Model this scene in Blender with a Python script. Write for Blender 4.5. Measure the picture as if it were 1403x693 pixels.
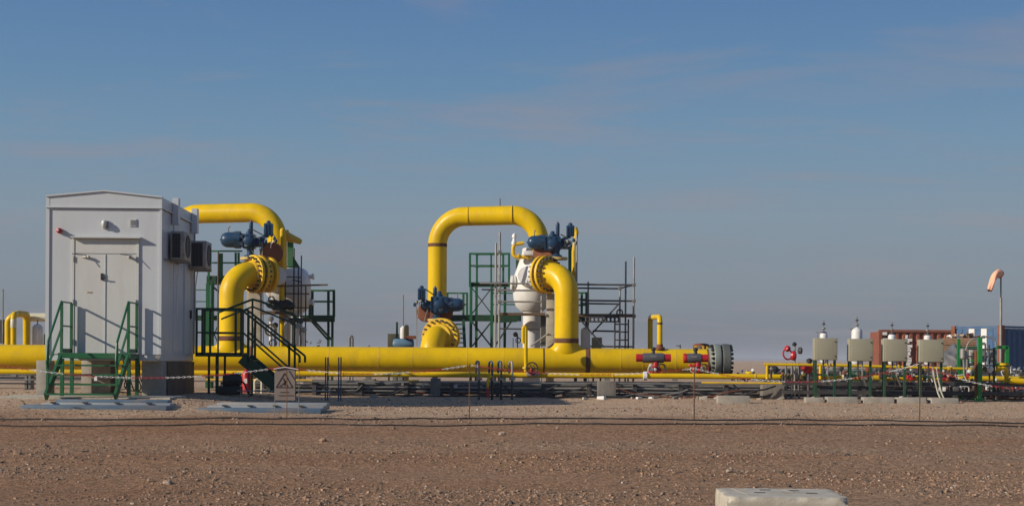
import bpy, bmesh, math, random
import numpy as np
from mathutils import Vector, Matrix, noise

for _o in list(bpy.data.objects):
    bpy.data.objects.remove(_o)
SC = bpy.context.scene
COL = SC.collection
V = Vector
R = math.radians
random.seed(7)

# ------------------------------------------------------------------ camera
F, CX, CY, EYE, ROLL = 2000.0, 701.5, 491.0, 0.86, 0.0065
cam_d = bpy.data.cameras.new('camera')
cam = bpy.data.objects.new('camera', cam_d)
COL.objects.link(cam)
cam_d.sensor_width = 36.0
cam_d.lens = F / 1403 * 36.0
cam_d.shift_y = (CY - 346.5) / 1403
cam_d.clip_start = 0.5
cam_d.clip_end = 20000
cam.matrix_world = Matrix.Translation((0, 0, EYE)) @ Matrix.Rotation(R(90), 4, 'X') @ Matrix.Rotation(ROLL, 4, 'Z')
SC.camera = cam

# ------------------------------------------------------------------ sky, sun, exposure
SUN = V((-2.2, -1.0, 1.1)).normalized()          # towards the sun
EL = math.asin(SUN.z)
AZ = math.atan2(SUN.x, SUN.y)
w = bpy.data.worlds.new('World')
SC.world = w
w.use_nodes = True
nt = w.node_tree
nt.nodes.clear()
def N(t, kind, **kw):
    n = t.nodes.new(kind)
    for k, v in kw.items():
        if k.startswith('i_'):
            key = k[2:]
            n.inputs[int(key) if key.isdigit() else key.replace('_', ' ')].default_value = v
        else:
            setattr(n, k, v)
    return n
def ramp(t, stops, interp='LINEAR'):
    n = t.nodes.new('ShaderNodeValToRGB')
    cr = n.color_ramp
    cr.interpolation = interp
    while len(cr.elements) < len(stops):
        cr.elements.new(0.5)
    for e, (p, c) in zip(cr.elements, stops):
        e.position = p
        e.color = (c[0], c[1], c[2], 1) if isinstance(c, tuple) else (c, c, c, 1)
    return n
sky = N(nt, 'ShaderNodeTexSky', sky_type='NISHITA', sun_disc=False, sun_elevation=EL,
        sun_rotation=AZ, altitude=200, air_density=1.0, dust_density=2.2, ozone_density=1.5)
tc = N(nt, 'ShaderNodeTexCoord')
sep = N(nt, 'ShaderNodeSeparateXYZ')
nt.links.new(tc.outputs['Generated'], sep.inputs[0])
# dusty desert air: the clear sky is tinted by a haze layer that thins with height
hz = ramp(nt, [(0.0, (0.172, 0.190, 0.226)), (0.018, (0.192, 0.214, 0.252)), (0.045, (0.218, 0.260, 0.306)), (0.095, (0.218, 0.288, 0.358)), (0.144, (0.163, 0.278, 0.402)),
               (0.192, (0.118, 0.241, 0.405)), (0.235, (0.095, 0.205, 0.395)), (0.5, (0.060, 0.140, 0.32)), (1.0, (0.045, 0.11, 0.28))])
nt.links.new(sep.outputs['Z'], hz.inputs[0])
nsc = N(nt, 'ShaderNodeMix', data_type='RGBA', blend_type='MULTIPLY', i_0=1.0)
nt.links.new(sky.outputs[0], nsc.inputs[6])
nsc.inputs[7].default_value = (0.1, 0.1, 0.1, 1)
mixs = N(nt, 'ShaderNodeMix', data_type='RGBA', i_0=0.93)
nt.links.new(nsc.outputs[2], mixs.inputs[6])
nt.links.new(hz.outputs[0], mixs.inputs[7])
# thin cirrus streaks
dv = N(nt, 'ShaderNodeMath', operation='ADD', i_1=0.10)
nt.links.new(sep.outputs['Z'], dv.inputs[0])
dx = N(nt, 'ShaderNodeMath', operation='DIVIDE'); dy = N(nt, 'ShaderNodeMath', operation='DIVIDE')
nt.links.new(sep.outputs['X'], dx.inputs[0]); nt.links.new(dv.outputs[0], dx.inputs[1])
nt.links.new(sep.outputs['Y'], dy.inputs[0]); nt.links.new(dv.outputs[0], dy.inputs[1])
cmb = N(nt, 'ShaderNodeCombineXYZ')
nt.links.new(dx.outputs[0], cmb.inputs[0]); nt.links.new(dy.outputs[0], cmb.inputs[1])
mp = N(nt, 'ShaderNodeMapping')
mp.inputs['Rotation'].default_value = (0, 0, R(26))
mp.inputs['Scale'].default_value = (0.75, 1.5, 1.0)
mp.inputs['Location'].default_value = (20.55, 8.5, 0)
nt.links.new(cmb.outputs[0], mp.inputs[0])
cn = N(nt, 'ShaderNodeTexNoise', i_Scale=1.2, i_Detail=7.0, i_Roughness=0.62, i_Distortion=0.5)
nt.links.new(mp.outputs[0], cn.inputs[0])
cr_ = ramp(nt, [(0.52, 0.0), (0.76, 0.62)])
nt.links.new(cn.outputs[0], cr_.inputs[0])
cld = N(nt, 'ShaderNodeMix', data_type='RGBA')
nt.links.new(cr_.outputs[0], cld.inputs[0])
nt.links.new(mixs.outputs[2], cld.inputs[6])
cld.inputs[7].default_value = (0.30, 0.27, 0.30, 1)
bg = N(nt, 'ShaderNodeBackground', i_Strength=1.0)
nt.links.new(cld.outputs[2], bg.inputs[0])
out = N(nt, 'ShaderNodeOutputWorld')
nt.links.new(bg.outputs[0], out.inputs[0])

sd = bpy.data.lights.new('sun', 'SUN')
sd.energy = 4.7
sd.angle = R(0.53)
sd.color = (1.0, 0.90, 0.76)
so = bpy.data.objects.new('sun', sd)
COL.objects.link(so)
so.rotation_euler = (-SUN).to_track_quat('-Z', 'Y').to_euler()
so.location = (-30, -10, 30)

vs = SC.view_settings
vs.view_transform = 'Standard'
vs.look = 'None'
vs.exposure = 0.0
vs.gamma = 1.0
vs.use_curve_mapping = False
SC.render.engine = 'CYCLES'

# ------------------------------------------------------------------ pixel -> place (the distance Y always comes from the ground or the thing it touches)
def U(px, py, Y):
    ox, oy = px - CX, CY - py
    return V(((ox - ROLL * oy) * Y / F, Y, EYE + (oy + ROLL * ox) * Y / F))
def sst(a, b, x):
    t = min(1, max(0, (x - a) / (b - a)))
    return t * t * (3 - 2 * t)
def interp(kn, y):
    if y <= kn[0][0]: return kn[0][1]
    for (a, za), (b, zb) in zip(kn, kn[1:]):
        if y <= b:
            return za + (zb - za) * (y - a) / (b - a)
    return kn[-1][1]
KL = [(16, -.85), (19, -.74), (25.0, -.29), (26.5, -.19), (28.3, -.04), (30, 0), (36, -.02), (44, -.08), (70, -.1), (300, 0), (4000, 0.2)]
KR = [(16, -.85), (19, -.72), (25.0, -.25), (27, -.20), (33, -.19), (36, -.16), (44, -.12), (70, -.1), (300, 0), (4000, 0.2)]
def G(x, y):
    t = sst(-7.5, -4.5, x)
    z = interp(KL, y) * (1 - t) + interp(KR, y) * t
    z -= .075 * sst(-6.5, -4, x) * (1 - sst(1.8, 4.5, x)) * sst(31, 33.5, y) * (1 - sst(36.2, 38.2, y))
    if 16 < y < 30:
        for yc, wd, dp in ((20.3, .32, .022), (21.9, .30, .026), (23.9, .28, .020), (18.4, .4, .02)):
            q = (y - yc - .55 * noise.noise(V((x * .09, yc, 0)))) / wd
            if abs(q) < 3: z += dp * (-math.exp(-q * q) + .6 * math.exp(-(abs(q) - 1.6) ** 2 * 3))
    if y < 70:
        k = 1.0 if y < 27 else 0.45
        z += k * (0.035 * noise.noise(V((x * .35, y * .6, 0))) + 0.018 * noise.noise(V((x * 1.3, y * 1.6, 3))) + .008 * noise.noise(V((x * 4, y * 4, 7))))
    return z

# ------------------------------------------------------------------ materials
def mat(name, col, rough=0.5, metal=0.0, var=0.12, scale=3.0, dirt=None, dirt_amt=0.0, bump=0.0, bscale=40, stretch=None, dscale=1.3, spec=0.5, streak=False):
    m = bpy.data.materials.new(name)
    m.use_nodes = True
    t = m.node_tree
    b = t.nodes['Principled BSDF']
    b.inputs['Roughness'].default_value = rough
    b.inputs['Metallic'].default_value = metal
    b.inputs['Specular IOR Level'].default_value = spec
    geo = N(t, 'ShaderNodeNewGeometry')
    src = geo.outputs['Position']
    if stretch:
        mm = N(t, 'ShaderNodeMapping')
        mm.inputs['Scale'].default_value = stretch
        t.links.new(src, mm.inputs[0])
        src = mm.outputs[0]
    n1 = N(t, 'ShaderNodeTexNoise', i_Scale=scale, i_Detail=6.0, i_Roughness=0.65)
    t.links.new(src, n1.inputs[0])
    lo = tuple(c * (1 - var) for c in col)
    hi = tuple(min(1, c * (1 + var)) for c in col)
    r1 = ramp(t, [(0.3, lo), (0.7, hi)])
    t.links.new(n1.outputs[0], r1.inputs[0])
    cur = r1.outputs[0]
    if dirt:
        n2 = N(t, 'ShaderNodeTexNoise', i_Scale=dscale, i_Detail=8.0, i_Roughness=0.7)
        t.links.new(src, n2.inputs[0])
        r2 = ramp(t, [(0.48, 0.0), (0.72, dirt_amt)])
        t.links.new(n2.outputs[0], r2.inputs[0])
        mx = N(t, 'ShaderNodeMix', data_type='RGBA')
        t.links.new(r2.outputs[0], mx.inputs[0])
        t.links.new(cur, mx.inputs[6])
        mx.inputs[7].default_value = (*dirt, 1)
        cur = mx.outputs[2]
        ra = N(t, 'ShaderNodeMath', operation='MULTIPLY_ADD', i_1=0.5, i_2=rough)
        t.links.new(r2.outputs[0], ra.inputs[0])
        t.links.new(ra.outputs[0], b.inputs['Roughness'])
    if streak:
        # fine scuffs and run marks
        ms_ = N(t, 'ShaderNodeMapping'); ms_.inputs['Scale'].default_value = (9, 9, 1.1)
        t.links.new(geo.outputs['Position'], ms_.inputs[0])
        n5 = N(t, 'ShaderNodeTexNoise', i_Scale=1.0, i_Detail=8.0, i_Roughness=.75); t.links.new(ms_.outputs[0], n5.inputs[0])
        r5 = ramp(t, [(.60, 0.0), (.78, .6)]); t.links.new(n5.outputs[0], r5.inputs[0])
        m5 = N(t, 'ShaderNodeMix', data_type='RGBA'); t.links.new(r5.outputs[0], m5.inputs[0]); t.links.new(cur, m5.inputs[6])
        m5.inputs[7].default_value = (col[0] * (.62 if col[2] < .1 else .84), col[1] * (.56 if col[2] < .1 else .82), col[2] * .80 + .01, 1)
        cur = m5.outputs[2]
    t.links.new(cur, b.inputs['Base Color'])
    if bump:
        n3 = N(t, 'ShaderNodeTexNoise', i_Scale=bscale, i_Detail=5.0)
        t.links.new(geo.outputs['Position'], n3.inputs[0])
        bp = N(t, 'ShaderNodeBump', i_Strength=bump, i_Distance=0.02)
        t.links.new(n3.outputs[0], bp.inputs['Height'])
        t.links.new(bp.outputs[0], b.inputs['Normal'])
    return m
DUST = (0.30, 0.21, 0.14)
YEL = mat('yellow_paint', (0.70, 0.455, 0.001), .33, var=.10, scale=1.6, dirt=(0.40, 0.25, 0.03), dirt_amt=.55, dscale=1.8, spec=.26, stretch=(1.0, 1.0, .55), streak=True)
YELD = mat('yellow_paint_dusty', (0.72, 0.45, 0.012), .5, var=.12, dirt=DUST, dirt_amt=.5)
OCH = mat('primer_ochre', (0.50, 0.36, 0.12), .6, dirt=DUST, dirt_amt=.4)
RUST = mat('rust_wrap', (0.13, 0.055, 0.025), .8, var=.4, scale=8, dirt=(0.05, .03, .02), dirt_amt=.8)
WHT = mat('white_panel', (0.525, 0.555, 0.57), .36, var=.03, scale=.9, dirt=(0.40, .37, .33), dirt_amt=.28, stretch=(1.5, 1.5, .35), streak=True)
DOOR = mat('door_paint', (0.57, 0.575, 0.54), .42, var=.03, dirt=(0.42, .37, .31), dirt_amt=.35, stretch=(1.5, 1.5, .4), streak=True)
WHV = mat('white_vessel', (0.70, 0.69, 0.66), .42, var=.05, dirt=(0.45, .38, .3), dirt_amt=.4)
CREAM = mat('cream_pipe', (0.62, 0.58, 0.42), .5, var=.08)
GRN = mat('green_paint', (0.013, 0.112, 0.041), .42, var=.2, dirt=(0.10, .12, .07), dirt_amt=.35)
GRNB = mat('bright_green_paint', (0.01, 0.20, 0.04), .42, var=.15)
DGRN = mat('dark_green_grating_and_shade', (0.010, 0.05, 0.020), .55, var=.25)  # for gratings; on the side stair the dark green stands for shadow
BLU = mat('blue_actuator', (0.017, 0.052, 0.108), .34, var=.2, dirt=(0.06, .075, .09), dirt_amt=.3, dscale=4, spec=.35)
PRIM = mat('red_oxide', (0.20, 0.058, 0.020), .65, var=.25, dirt=(0.10, .04, .02), dirt_amt=.6)
GALV = mat('galvanised', (0.33, 0.32, 0.30), .5, metal=.55, var=.2, dirt=(0.16, .11, .07), dirt_amt=.7, dscale=6)
STEEL = mat('dull_steel', (0.20, 0.20, 0.19), .55, metal=.3, var=.25, dirt=(0.12, .08, .05), dirt_amt=.6)
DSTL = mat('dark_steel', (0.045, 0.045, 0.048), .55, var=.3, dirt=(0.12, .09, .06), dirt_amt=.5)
BLK = mat('black_rubber', (0.016, 0.016, 0.017), .6, var=.2)
PLANK = mat('scaffold_board', (0.12, 0.075, 0.042), .8, var=.3, stretch=(.6, 8, 8))
CONC = mat('concrete', (0.34, 0.31, 0.26), .88, var=.14, scale=5, dirt=(0.20, .15, .11), dirt_amt=.55, bump=.25)
CONCL = mat('concrete_light', (0.45, 0.41, 0.33), .88, var=.18, scale=7, dirt=(0.25, .20, .15), dirt_amt=.65, dscale=2.6, bump=.3, bscale=60)
CONCD = mat('concrete_dark', (0.19, 0.17, 0.145), .88, var=.22, scale=6, dirt=(0.12, .09, .07), dirt_amt=.7, bump=.3, stretch=(3, 1, .8))
BSLAB = mat('blue_sheet', (0.085, 0.14, 0.20), .5, var=.15, dirt=DUST, dirt_amt=.6)
GSLAB = mat('grey_sheet', (0.30, 0.31, 0.31), .55, var=.12, dirt=DUST, dirt_amt=.55)
RED = mat('red_paint', (0.42, 0.012, 0.018), .4, var=.15)
CRED = mat('chain_red', (0.45, 0.02, 0.03), .45, var=.1)
CWHT = mat('chain_white', (0.75, 0.74, 0.72), .45, var=.05)
GREY = mat('grey_casing', (0.085, 0.085, 0.095), .45, var=.12)
BOXM = mat('cabinet_beige', (0.30, 0.285, 0.205), .5, var=.05, dirt=(0.26, .22, .16), dirt_amt=.3)
FLG = mat('flange_grey_green', (0.235, 0.26, 0.22), .5, var=.1, dirt=(0.18, .15, .11), dirt_amt=.4)
CONTR = mat('container_red', (0.22, 0.066, 0.034), .6, var=.2, dirt=(0.10, .05, .03), dirt_amt=.7)
CONTB = mat('container_blue', (0.035, 0.095, 0.20), .55, var=.15, dirt=(0.20, .22, .24), dirt_amt=.35)
CONTW = mat('container_white', (0.62, 0.62, 0.60), .55, var=.08)
SOCK = mat('windsock_cloth', (0.85, 0.45, 0.29), .8, var=.1)
TARP = mat('grey_tarp', (0.10, 0.10, 0.105), .6, var=.25)
CRATE = mat('crate_wood', (0.36, 0.21, 0.12), .8, var=.25)
SIGN = mat('sign_face', (0.20, 0.165, 0.145), .6, var=.1)
SIGNK = mat('sign_print', (0.035, 0.015, 0.012), .6, var=.1)
LENS = mat('lamp_lens', (0.6, 0.6, 0.58), .25, var=.05)
ROCK = mat('rock', (0.33, 0.25, 0.19), .9, var=.25, scale=14, bump=.4)
PEB = mat('pebbles', (0.295, 0.188, 0.118), .92, var=.45, scale=9)
TAN = mat('brass_plate', (0.30, 0.20, 0.09), .5)

def ground_mat():
    m = bpy.data.materials.new('desert_ground')
    m.use_nodes = True
    t = m.node_tree
    b = t.nodes['Principled BSDF']
    b.inputs['Roughness'].default_value = .95
    b.inputs['Specular IOR Level'].default_value = .15
    geo = N(t, 'ShaderNodeNewGeometry')
    P = geo.outputs['Position']
    # broad drifts drawn out along the track
    mpp = N(t, 'ShaderNodeMapping'); mpp.inputs['Scale'].default_value = (0.10, 0.42, 1)
    t.links.new(P, mpp.inputs[0])
    n1 = N(t, 'ShaderNodeTexNoise', i_Scale=1.0, i_Detail=7.0, i_Roughness=.62, i_Distortion=.4)
    t.links.new(mpp.outputs[0], n1.inputs[0])
    r1 = ramp(t, [(.30, (0.260, 0.140, 0.073)), (.50, (0.300, 0.178, 0.102)), (.70, (0.302, 0.204, 0.130))])
    t.links.new(n1.outputs[0], r1.inputs[0])
    # paler raised pad around the plant
    sp = N(t, 'ShaderNodeSeparateXYZ'); t.links.new(P, sp.inputs[0])
    n2 = N(t, 'ShaderNodeTexNoise', i_Scale=.5, i_Detail=5.0); t.links.new(P, n2.inputs[0])
    ad = N(t, 'ShaderNodeMath', operation='MULTIPLY_ADD', i_1=5.0); t.links.new(n2.outputs[0], ad.inputs[0]); t.links.new(sp.outputs['Y'], ad.inputs[2])
    mr = N(t, 'ShaderNodeMapRange'); mr.inputs['From Min'].default_value = 27.6; mr.inputs['From Max'].default_value = 30.5
    t.links.new(ad.outputs[0], mr.inputs[0])
    mx = N(t, 'ShaderNodeMix', data_type='RGBA'); t.links.new(mr.outputs[0], mx.inputs[0]); t.links.new(r1.outputs[0], mx.inputs[6])
    mx.inputs[7].default_value = (0.48, 0.335, 0.215, 1)
    # grit: every few-centimetre cell its own tone
    cur = mx.outputs[2]
    for sc_, amt in ((22.0, .30), (60.0, .34)):
        vo = N(t, 'ShaderNodeTexVoronoi', i_Scale=sc_); t.links.new(P, vo.inputs['Vector'])
        bw = N(t, 'ShaderNodeRGBToBW'); t.links.new(vo.outputs['Color'], bw.inputs[0])
        rg = ramp(t, [(0.15, 1 - amt), (.5, 1.0), (.88, 1 + amt)]); 
        rg.color_ramp.elements[2].color = (1 + amt, 1 + amt, 1 + amt * 1.05, 1)
        t.links.new(bw.outputs[0], rg.inputs[0])
        ml = N(t, 'ShaderNodeMix', data_type='RGBA', blend_type='MULTIPLY', i_0=1.0)
        t.links.new(cur, ml.inputs[6]); t.links.new(rg.outputs[0], ml.inputs[7])
        cur = ml.outputs[2]
    t.links.new(cur, b.inputs['Base Color'])
    n4 = N(t, 'ShaderNodeTexNoise', i_Scale=14.0, i_Detail=9.0, i_Roughness=.7); t.links.new(P, n4.inputs[0])
    bp = N(t, 'ShaderNodeBump', i_Strength=.9, i_Distance=.05); t.links.new(n4.outputs[0], bp.inputs['Height'])
    t.links.new(bp.outputs[0], b.inputs['Normal'])
    return m
GROUND = ground_mat()

# ------------------------------------------------------------------ mesh helpers
class MB:
    def __init__(s): s.v, s.f, s.mi, s.cm = [], [], [], 0
    def add(s, vs_, fs):
        o = len(s.v)
        s.v += [V(a) for a in vs_]
        s.f += [tuple(o + i for i in f) for f in fs]
        s.mi += [s.cm] * len(fs)
        return s
    def box(s, c, d, M=None, ch=0.0):
        c = V(c); x, y, z = d[0] / 2, d[1] / 2, d[2] / 2
        if ch <= 0:
            vv = [V((a * x, b * y, e * z)) for e in (-1, 1) for b in (-1, 1) for a in (-1, 1)]
            ff = [(0, 2, 3, 1), (4, 5, 7, 6), (0, 1, 5, 4), (2, 6, 7, 3), (0, 4, 6, 2), (1, 3, 7, 5)]
        else:
            bm = bmesh.new()
            bmesh.ops.create_cube(bm, size=1)
            bmesh.ops.scale(bm, vec=d, verts=bm.verts)
            bmesh.ops.bevel(bm, geom=bm.edges[:], offset=ch, segments=2, affect='EDGES', profile=.6)
            bm.verts.index_update()
            vv = [v.co.copy() for v in bm.verts]
            ff = [tuple(v.index for v in f.verts) for f in bm.faces]
            bm.free()
        if M is not None: vv = [M @ a for a in vv]
        return s.add([c + a for a in vv], ff)
    def bar(s, a, b, wd, ht=None, up=(0, 0, 1)):
        a, b = V(a), V(b); ht = wd if ht is None else ht
        d = (b - a); L = d.length; d.normalize()
        upv = V(up)
        if abs(d.dot(upv)) > .98: upv = V((0, 1, 0))
        sx = d.cross(upv).normalized(); sz = sx.cross(d).normalized()
        M = Matrix((sx, d, sz)).transposed()
        return s.box((a + b) / 2, (wd, L, ht), M)
    def tube(s, pts, r, n=10, caps=True, closed=False):
        pts = [V(p) for p in pts]
        k = len(pts)
        rr = r if isinstance(r, (list, tuple)) else [r] * k
        tg = []
        for i in range(k):
            if closed: d = pts[(i + 1) % k] - pts[i - 1]
            elif i == 0: d = pts[1] - pts[0]
            elif i == k - 1: d = pts[-1] - pts[-2]
            else: d = (pts[i] - pts[i - 1]).normalized() + (pts[i + 1] - pts[i]).normalized()
            tg.append(d.normalized())
        ref = V((0, 0, 1)) if abs(tg[0].z) < .9 else V((0, 1, 0))
        nx = tg[0].cross(ref).normalized()
        rings = []
        for i in range(k):
            nx = (nx - tg[i] * nx.dot(tg[i])).normalized()
            ny = tg[i].cross(nx)
            kk = 1.0
            if 0 < i < k - 1 and not closed:
                cs = tg[i].dot((pts[i + 1] - pts[i]).normalized())
                kk = 1 / max(.5, cs)
            rings.append([pts[i] + (nx * math.cos(t) + ny * math.sin(t)) * rr[i] * (1 if k > 6 else kk) for t in [2 * math.pi * j / n for j in range(n)]])
        vv = [p for rg in rings for p in rg]
        ff = []
        for i in range(k if closed else k - 1):
            i2 = (i + 1) % k
            for j in range(n):
                j2 = (j + 1) % n
                ff.append((i * n + j, i * n + j2, i2 * n + j2, i2 * n + j))
        if caps and not closed:
            ff.append(tuple(range(n - 1, -1, -1)))
            ff.append(tuple((k - 1) * n + j for j in range(n)))
        return s.add(vv, ff)
    def lathe(s, prof, o, ax=(0, 0, 1), n=24):
        o, ax = V(o), V(ax).normalized()
        ref = V((0, 0, 1)) if abs(ax.z) < .9 else V((1, 0, 0))
        a = ax.cross(ref).normalized(); b = ax.cross(a)
        vv, ff = [], []
        for r, z in prof:
            for j in range(n):
                t = 2 * math.pi * j / n
                vv.append(o + ax * z + (a * math.cos(t) + b * math.sin(t)) * max(r, 1e-4))
        for i in range(len(prof) - 1):
            for j in range(n):
                j2 = (j + 1) % n
                ff.append((i * n + j, (i + 1) * n + j, (i + 1) * n + j2, i * n + j2))
        ff.append(tuple(range(n)))
        ff.append(tuple((len(prof) - 1) * n + j for j in range(n - 1, -1, -1)))
        return s.add(vv, ff)
    def ball(s, c, r, sc=(1, 1, 1), n=16):
        prof = [(math.cos(R(a)) * r, math.sin(R(a)) * r) for a in range(-90, 91, 15)]
        o = len(s.v)
        s.lathe(prof, (0, 0, 0), (0, 0, 1), n)
        for i in range(o, len(s.v)):
            p = s.v[i]
            s.v[i] = V(c) + V((p.x * sc[0], p.y * sc[1], p.z * sc[2]))
        return s
    def torus(s, c, ax, R0, r, n=20, k=6):
        ax = V(ax).normalized()
        ref = V((0, 0, 1)) if abs(ax.z) < .9 else V((1, 0, 0))
        a = ax.cross(ref).normalized(); b = ax.cross(a)
        return s.tube([V(c) + (a * math.cos(2 * math.pi * j / n) + b * math.sin(2 * math.pi * j / n)) * R0 for j in range(n)], r, k, closed=True)
    def bolts(s, c, ax, R0, nb, r, l, n=6):
        c, ax = V(c), V(ax).normalized()
        ref = V((0, 0, 1)) if abs(ax.z) < .9 else V((1, 0, 0))
        a = ax.cross(ref).normalized(); b = ax.cross(a)
        for j in range(nb):
            t = 2 * math.pi * (j + .5) / nb
            p = c + (a * math.cos(t) + b * math.sin(t)) * R0
            s.tube([p - ax * l / 2, p + ax * l / 2], r, n)
        return s
    def prism(s, poly, d):
        d = V(d); n = len(poly); p = [V(q) for q in poly]
        vv = p + [q + d for q in p]
        ff = [tuple(range(n - 1, -1, -1)), tuple(range(n, 2 * n))] + [(i, (i + 1) % n, n + (i + 1) % n, n + i) for i in range(n)]
        return s.add(vv, ff)
    def build(s, name, m, parent=None, ang=35, kind=None, flat=False):
        me = bpy.data.meshes.new(name)
        c = V((0, 0, 0))
        if s.v:
            lo = [min(p[i] for p in s.v) for i in range(3)]; hi = [max(p[i] for p in s.v) for i in range(3)]
            c = V(((lo[0] + hi[0]) / 2, (lo[1] + hi[1]) / 2, lo[2]))
        me.from_pydata([tuple(p - c) for p in s.v], [], s.f)
        ms = m if isinstance(m, (list, tuple)) else [m]
        for x in ms: me.materials.append(x)
        if len(ms) > 1: me.polygons.foreach_set('material_index', s.mi)
        bm = bmesh.new(); bm.from_mesh(me)
        bmesh.ops.recalc_face_normals(bm, faces=bm.faces)
        bm.to_mesh(me); bm.free()
        if not flat:
            me.polygons.foreach_set('use_smooth', [True] * len(me.polygons))
            me.set_sharp_from_angle(angle=R(ang))
        o = bpy.data.objects.new(name, me)
        COL.objects.link(o)
        if parent is not None:
            o.parent = parent
            q = parent
            base = V((0, 0, 0))
            while q is not None:
                base = base + q.location
                q = q.parent
            o.location = c - base
        else:
            o.location = c
        if kind: o['kind'] = kind
        return o
def tag(o, label, cat, group=None, kind=None):
    o['label'] = label; o['category'] = cat
    if group: o['group'] = group
    if kind: o['kind'] = kind
    return o
def thing(name, label, cat, loc, group=None):
    o = bpy.data.objects.new(name, None)
    o.empty_display_size = .2
    COL.objects.link(o)
    o.location = V(loc)
    return tag(o, label, cat, group)
def tube(name, m, par, pts, r, n=10, **k): return MB().tube(pts, r, n, **k).build(name, m, par)
def bar(name, m, par, a, b, wd, ht=None, **k): return MB().bar(a, b, wd, ht, **k).build(name, m, par)
def box(name, m, par, c, d, M=None, ch=0.0): return MB().box(c, d, M, ch).build(name, m, par)
def pbox(name, m, par, x0, y0, x1, y1, Y, dep, ch=0.0):
    """box whose camera-facing side spans the given pixels at distance Y"""
    a, b = U(x0, y1, Y), U(x1, y0, Y)
    return box(name, m, par, ((a.x + b.x) / 2, Y + dep / 2, (a.z + b.z) / 2), (abs(b.x - a.x), dep, abs(b.z - a.z)), None, ch)
def ptube(name, m, par, pp, Y, r, n=8):
    return tube(name, m, par, [U(p[0], p[1], p[2] if len(p) > 2 else Y) for p in pp], r, n)
def gnd(px, Y):
    x = (px - CX) * Y / F
    return V((x, Y, G(x, Y)))
def fillet(pts, br, k=8):
    pts = [V(p) for p in pts]
    o = [pts[0]]
    for i in range(1, len(pts) - 1):
        a, b, c = pts[i - 1], pts[i], pts[i + 1]
        u, v = (a - b).normalized(), (c - b).normalized()
        an = u.angle(v)
        if an > R(177): o.append(b); continue
        t = min(br / math.tan(an / 2), (a - b).length * .98, (c - b).length * .98)
        rad = t * math.tan(an / 2)
        cen = b + (u + v).normalized() * (rad / math.sin(an / 2))
        p, q = b + u * t, b + v * t
        sp, sq = (p - cen).normalized(), (q - cen).normalized()
        tot = sp.angle(sq)
        ax = sp.cross(sq).normalized()
        for j in range(k + 1):
            o.append(cen + (Matrix.Rotation(tot * j / k, 3, ax) @ sp) * rad)
    o.append(pts[-1])
    return o

# ================================================================== SETTING
def build_ground():
    ys = list(np.arange(3, 12, 1.0)) + list(np.arange(12, 48, .22)) + list(np.arange(48, 80, 1.5))
    while ys[-1] < 6000: ys.append(ys[-1] * 1.16)
    xs = list(np.arange(0, 22, .32))
    while xs[-1] < 5000: xs.append(xs[-1] * 1.22)
    xs = [-x for x in xs[:0:-1]] + xs
    ys = [-400, -100, -30, -5] + ys
    me = bpy.data.meshes.new('ground')
    nx = len(xs)
    vv = [(x, y, G(x, y)) for y in ys for x in xs]
    ff = [(j * nx + i, j * nx + i + 1, (j + 1) * nx + i + 1, (j + 1) * nx + i) for j in range(len(ys) - 1) for i in range(nx - 1)]
    me.from_pydata(vv, [], ff)
    me.materials.append(GROUND)
    me.polygons.foreach_set('use_smooth', [True] * len(ff))
    o = bpy.data.objects.new('ground', me); COL.objects.link(o)
    o['kind'] = 'structure'; o['label'] = 'reddish gravelly desert ground with tyre drifts and a paler pad'
build_ground()

def build_gravel():
    rng = np.random.default_rng(5)
    n = 60000
    cube = np.array([(a, b, c) for c in (-1, 1) for b in (-1, 1) for a in (-1, 1)], float)
    quad = np.array([(0, 2, 3, 1), (4, 5, 7, 6), (0, 1, 5, 4), (2, 6, 7, 3), (0, 4, 6, 2), (1, 3, 7, 5)])
    # spread evenly over the picture: distance drawn so that near and far rows hold alike numbers
    u = rng.random(n)
    Yd = 1 / (1 / 16.5 + (1 / 37.0 - 1 / 16.5) * u)
    Xd = (rng.random(n) - .5) * 2 * .37 * Yd
    keep = np.array([noise.noise(V((x * .22, y * .55, 11))) + .5 * noise.noise(V((x * .9, y * 1.6, 4))) for x, y in zip(Xd, Yd)])
    sel = keep + rng.normal(0, .24, n) - .55 * np.exp(-((Yd - 23.6) / 1.0) ** 2) > -.02
    Xd, Yd = Xd[sel], Yd[sel]
    n = len(Xd)
    s = np.clip(rng.lognormal(math.log(.0068), .46, n), .0035, .025)
    s = np.where(Yd > 27, s * 1.1, s)
    vv = np.zeros((n, 8, 3))
    for i in range(n):
        a = rng.random() * 6.28
        c_, s_ = math.cos(a), math.sin(a)
        p = cube * (1 + rng.uniform(-.42, .42, (8, 3)))
        p[4:, :2] *= .72
        p = p * np.array([1.25, 1.0, .62]) * s[i]
        q = p.copy()
        q[:, 0] = p[:, 0] * c_ - p[:, 1] * s_; q[:, 1] = p[:, 0] * s_ + p[:, 1] * c_
        vv[i] = q + np.array([Xd[i], Yd[i], G(Xd[i], Yd[i]) + s[i] * .25])
    ff = (quad[None] + (np.arange(n) * 8)[:, None, None]).reshape(-1, 4)
    me = bpy.data.meshes.new('gravel')
    me.from_pydata(vv.reshape(-1, 3).tolist(), [], ff.tolist())
    mats = [PEB, mat('pebble_pale', (0.44, 0.36, 0.29), .9, var=.3), mat('pebble_dark', (0.075, 0.06, 0.052), .9, var=.3)]
    for m in mats: me.materials.append(m)
    pick = rng.choice(3, n, p=[.79, .035, .175])
    me.polygons.foreach_set('material_index', np.repeat(pick, 6))
    o = bpy.data.objects.new('gravel', me); COL.objects.link(o)
    o['kind'] = 'stuff'; tag(o, 'loose mixed gravel and pebbles scattered over the ground', 'gravel')
build_gravel()

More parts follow.
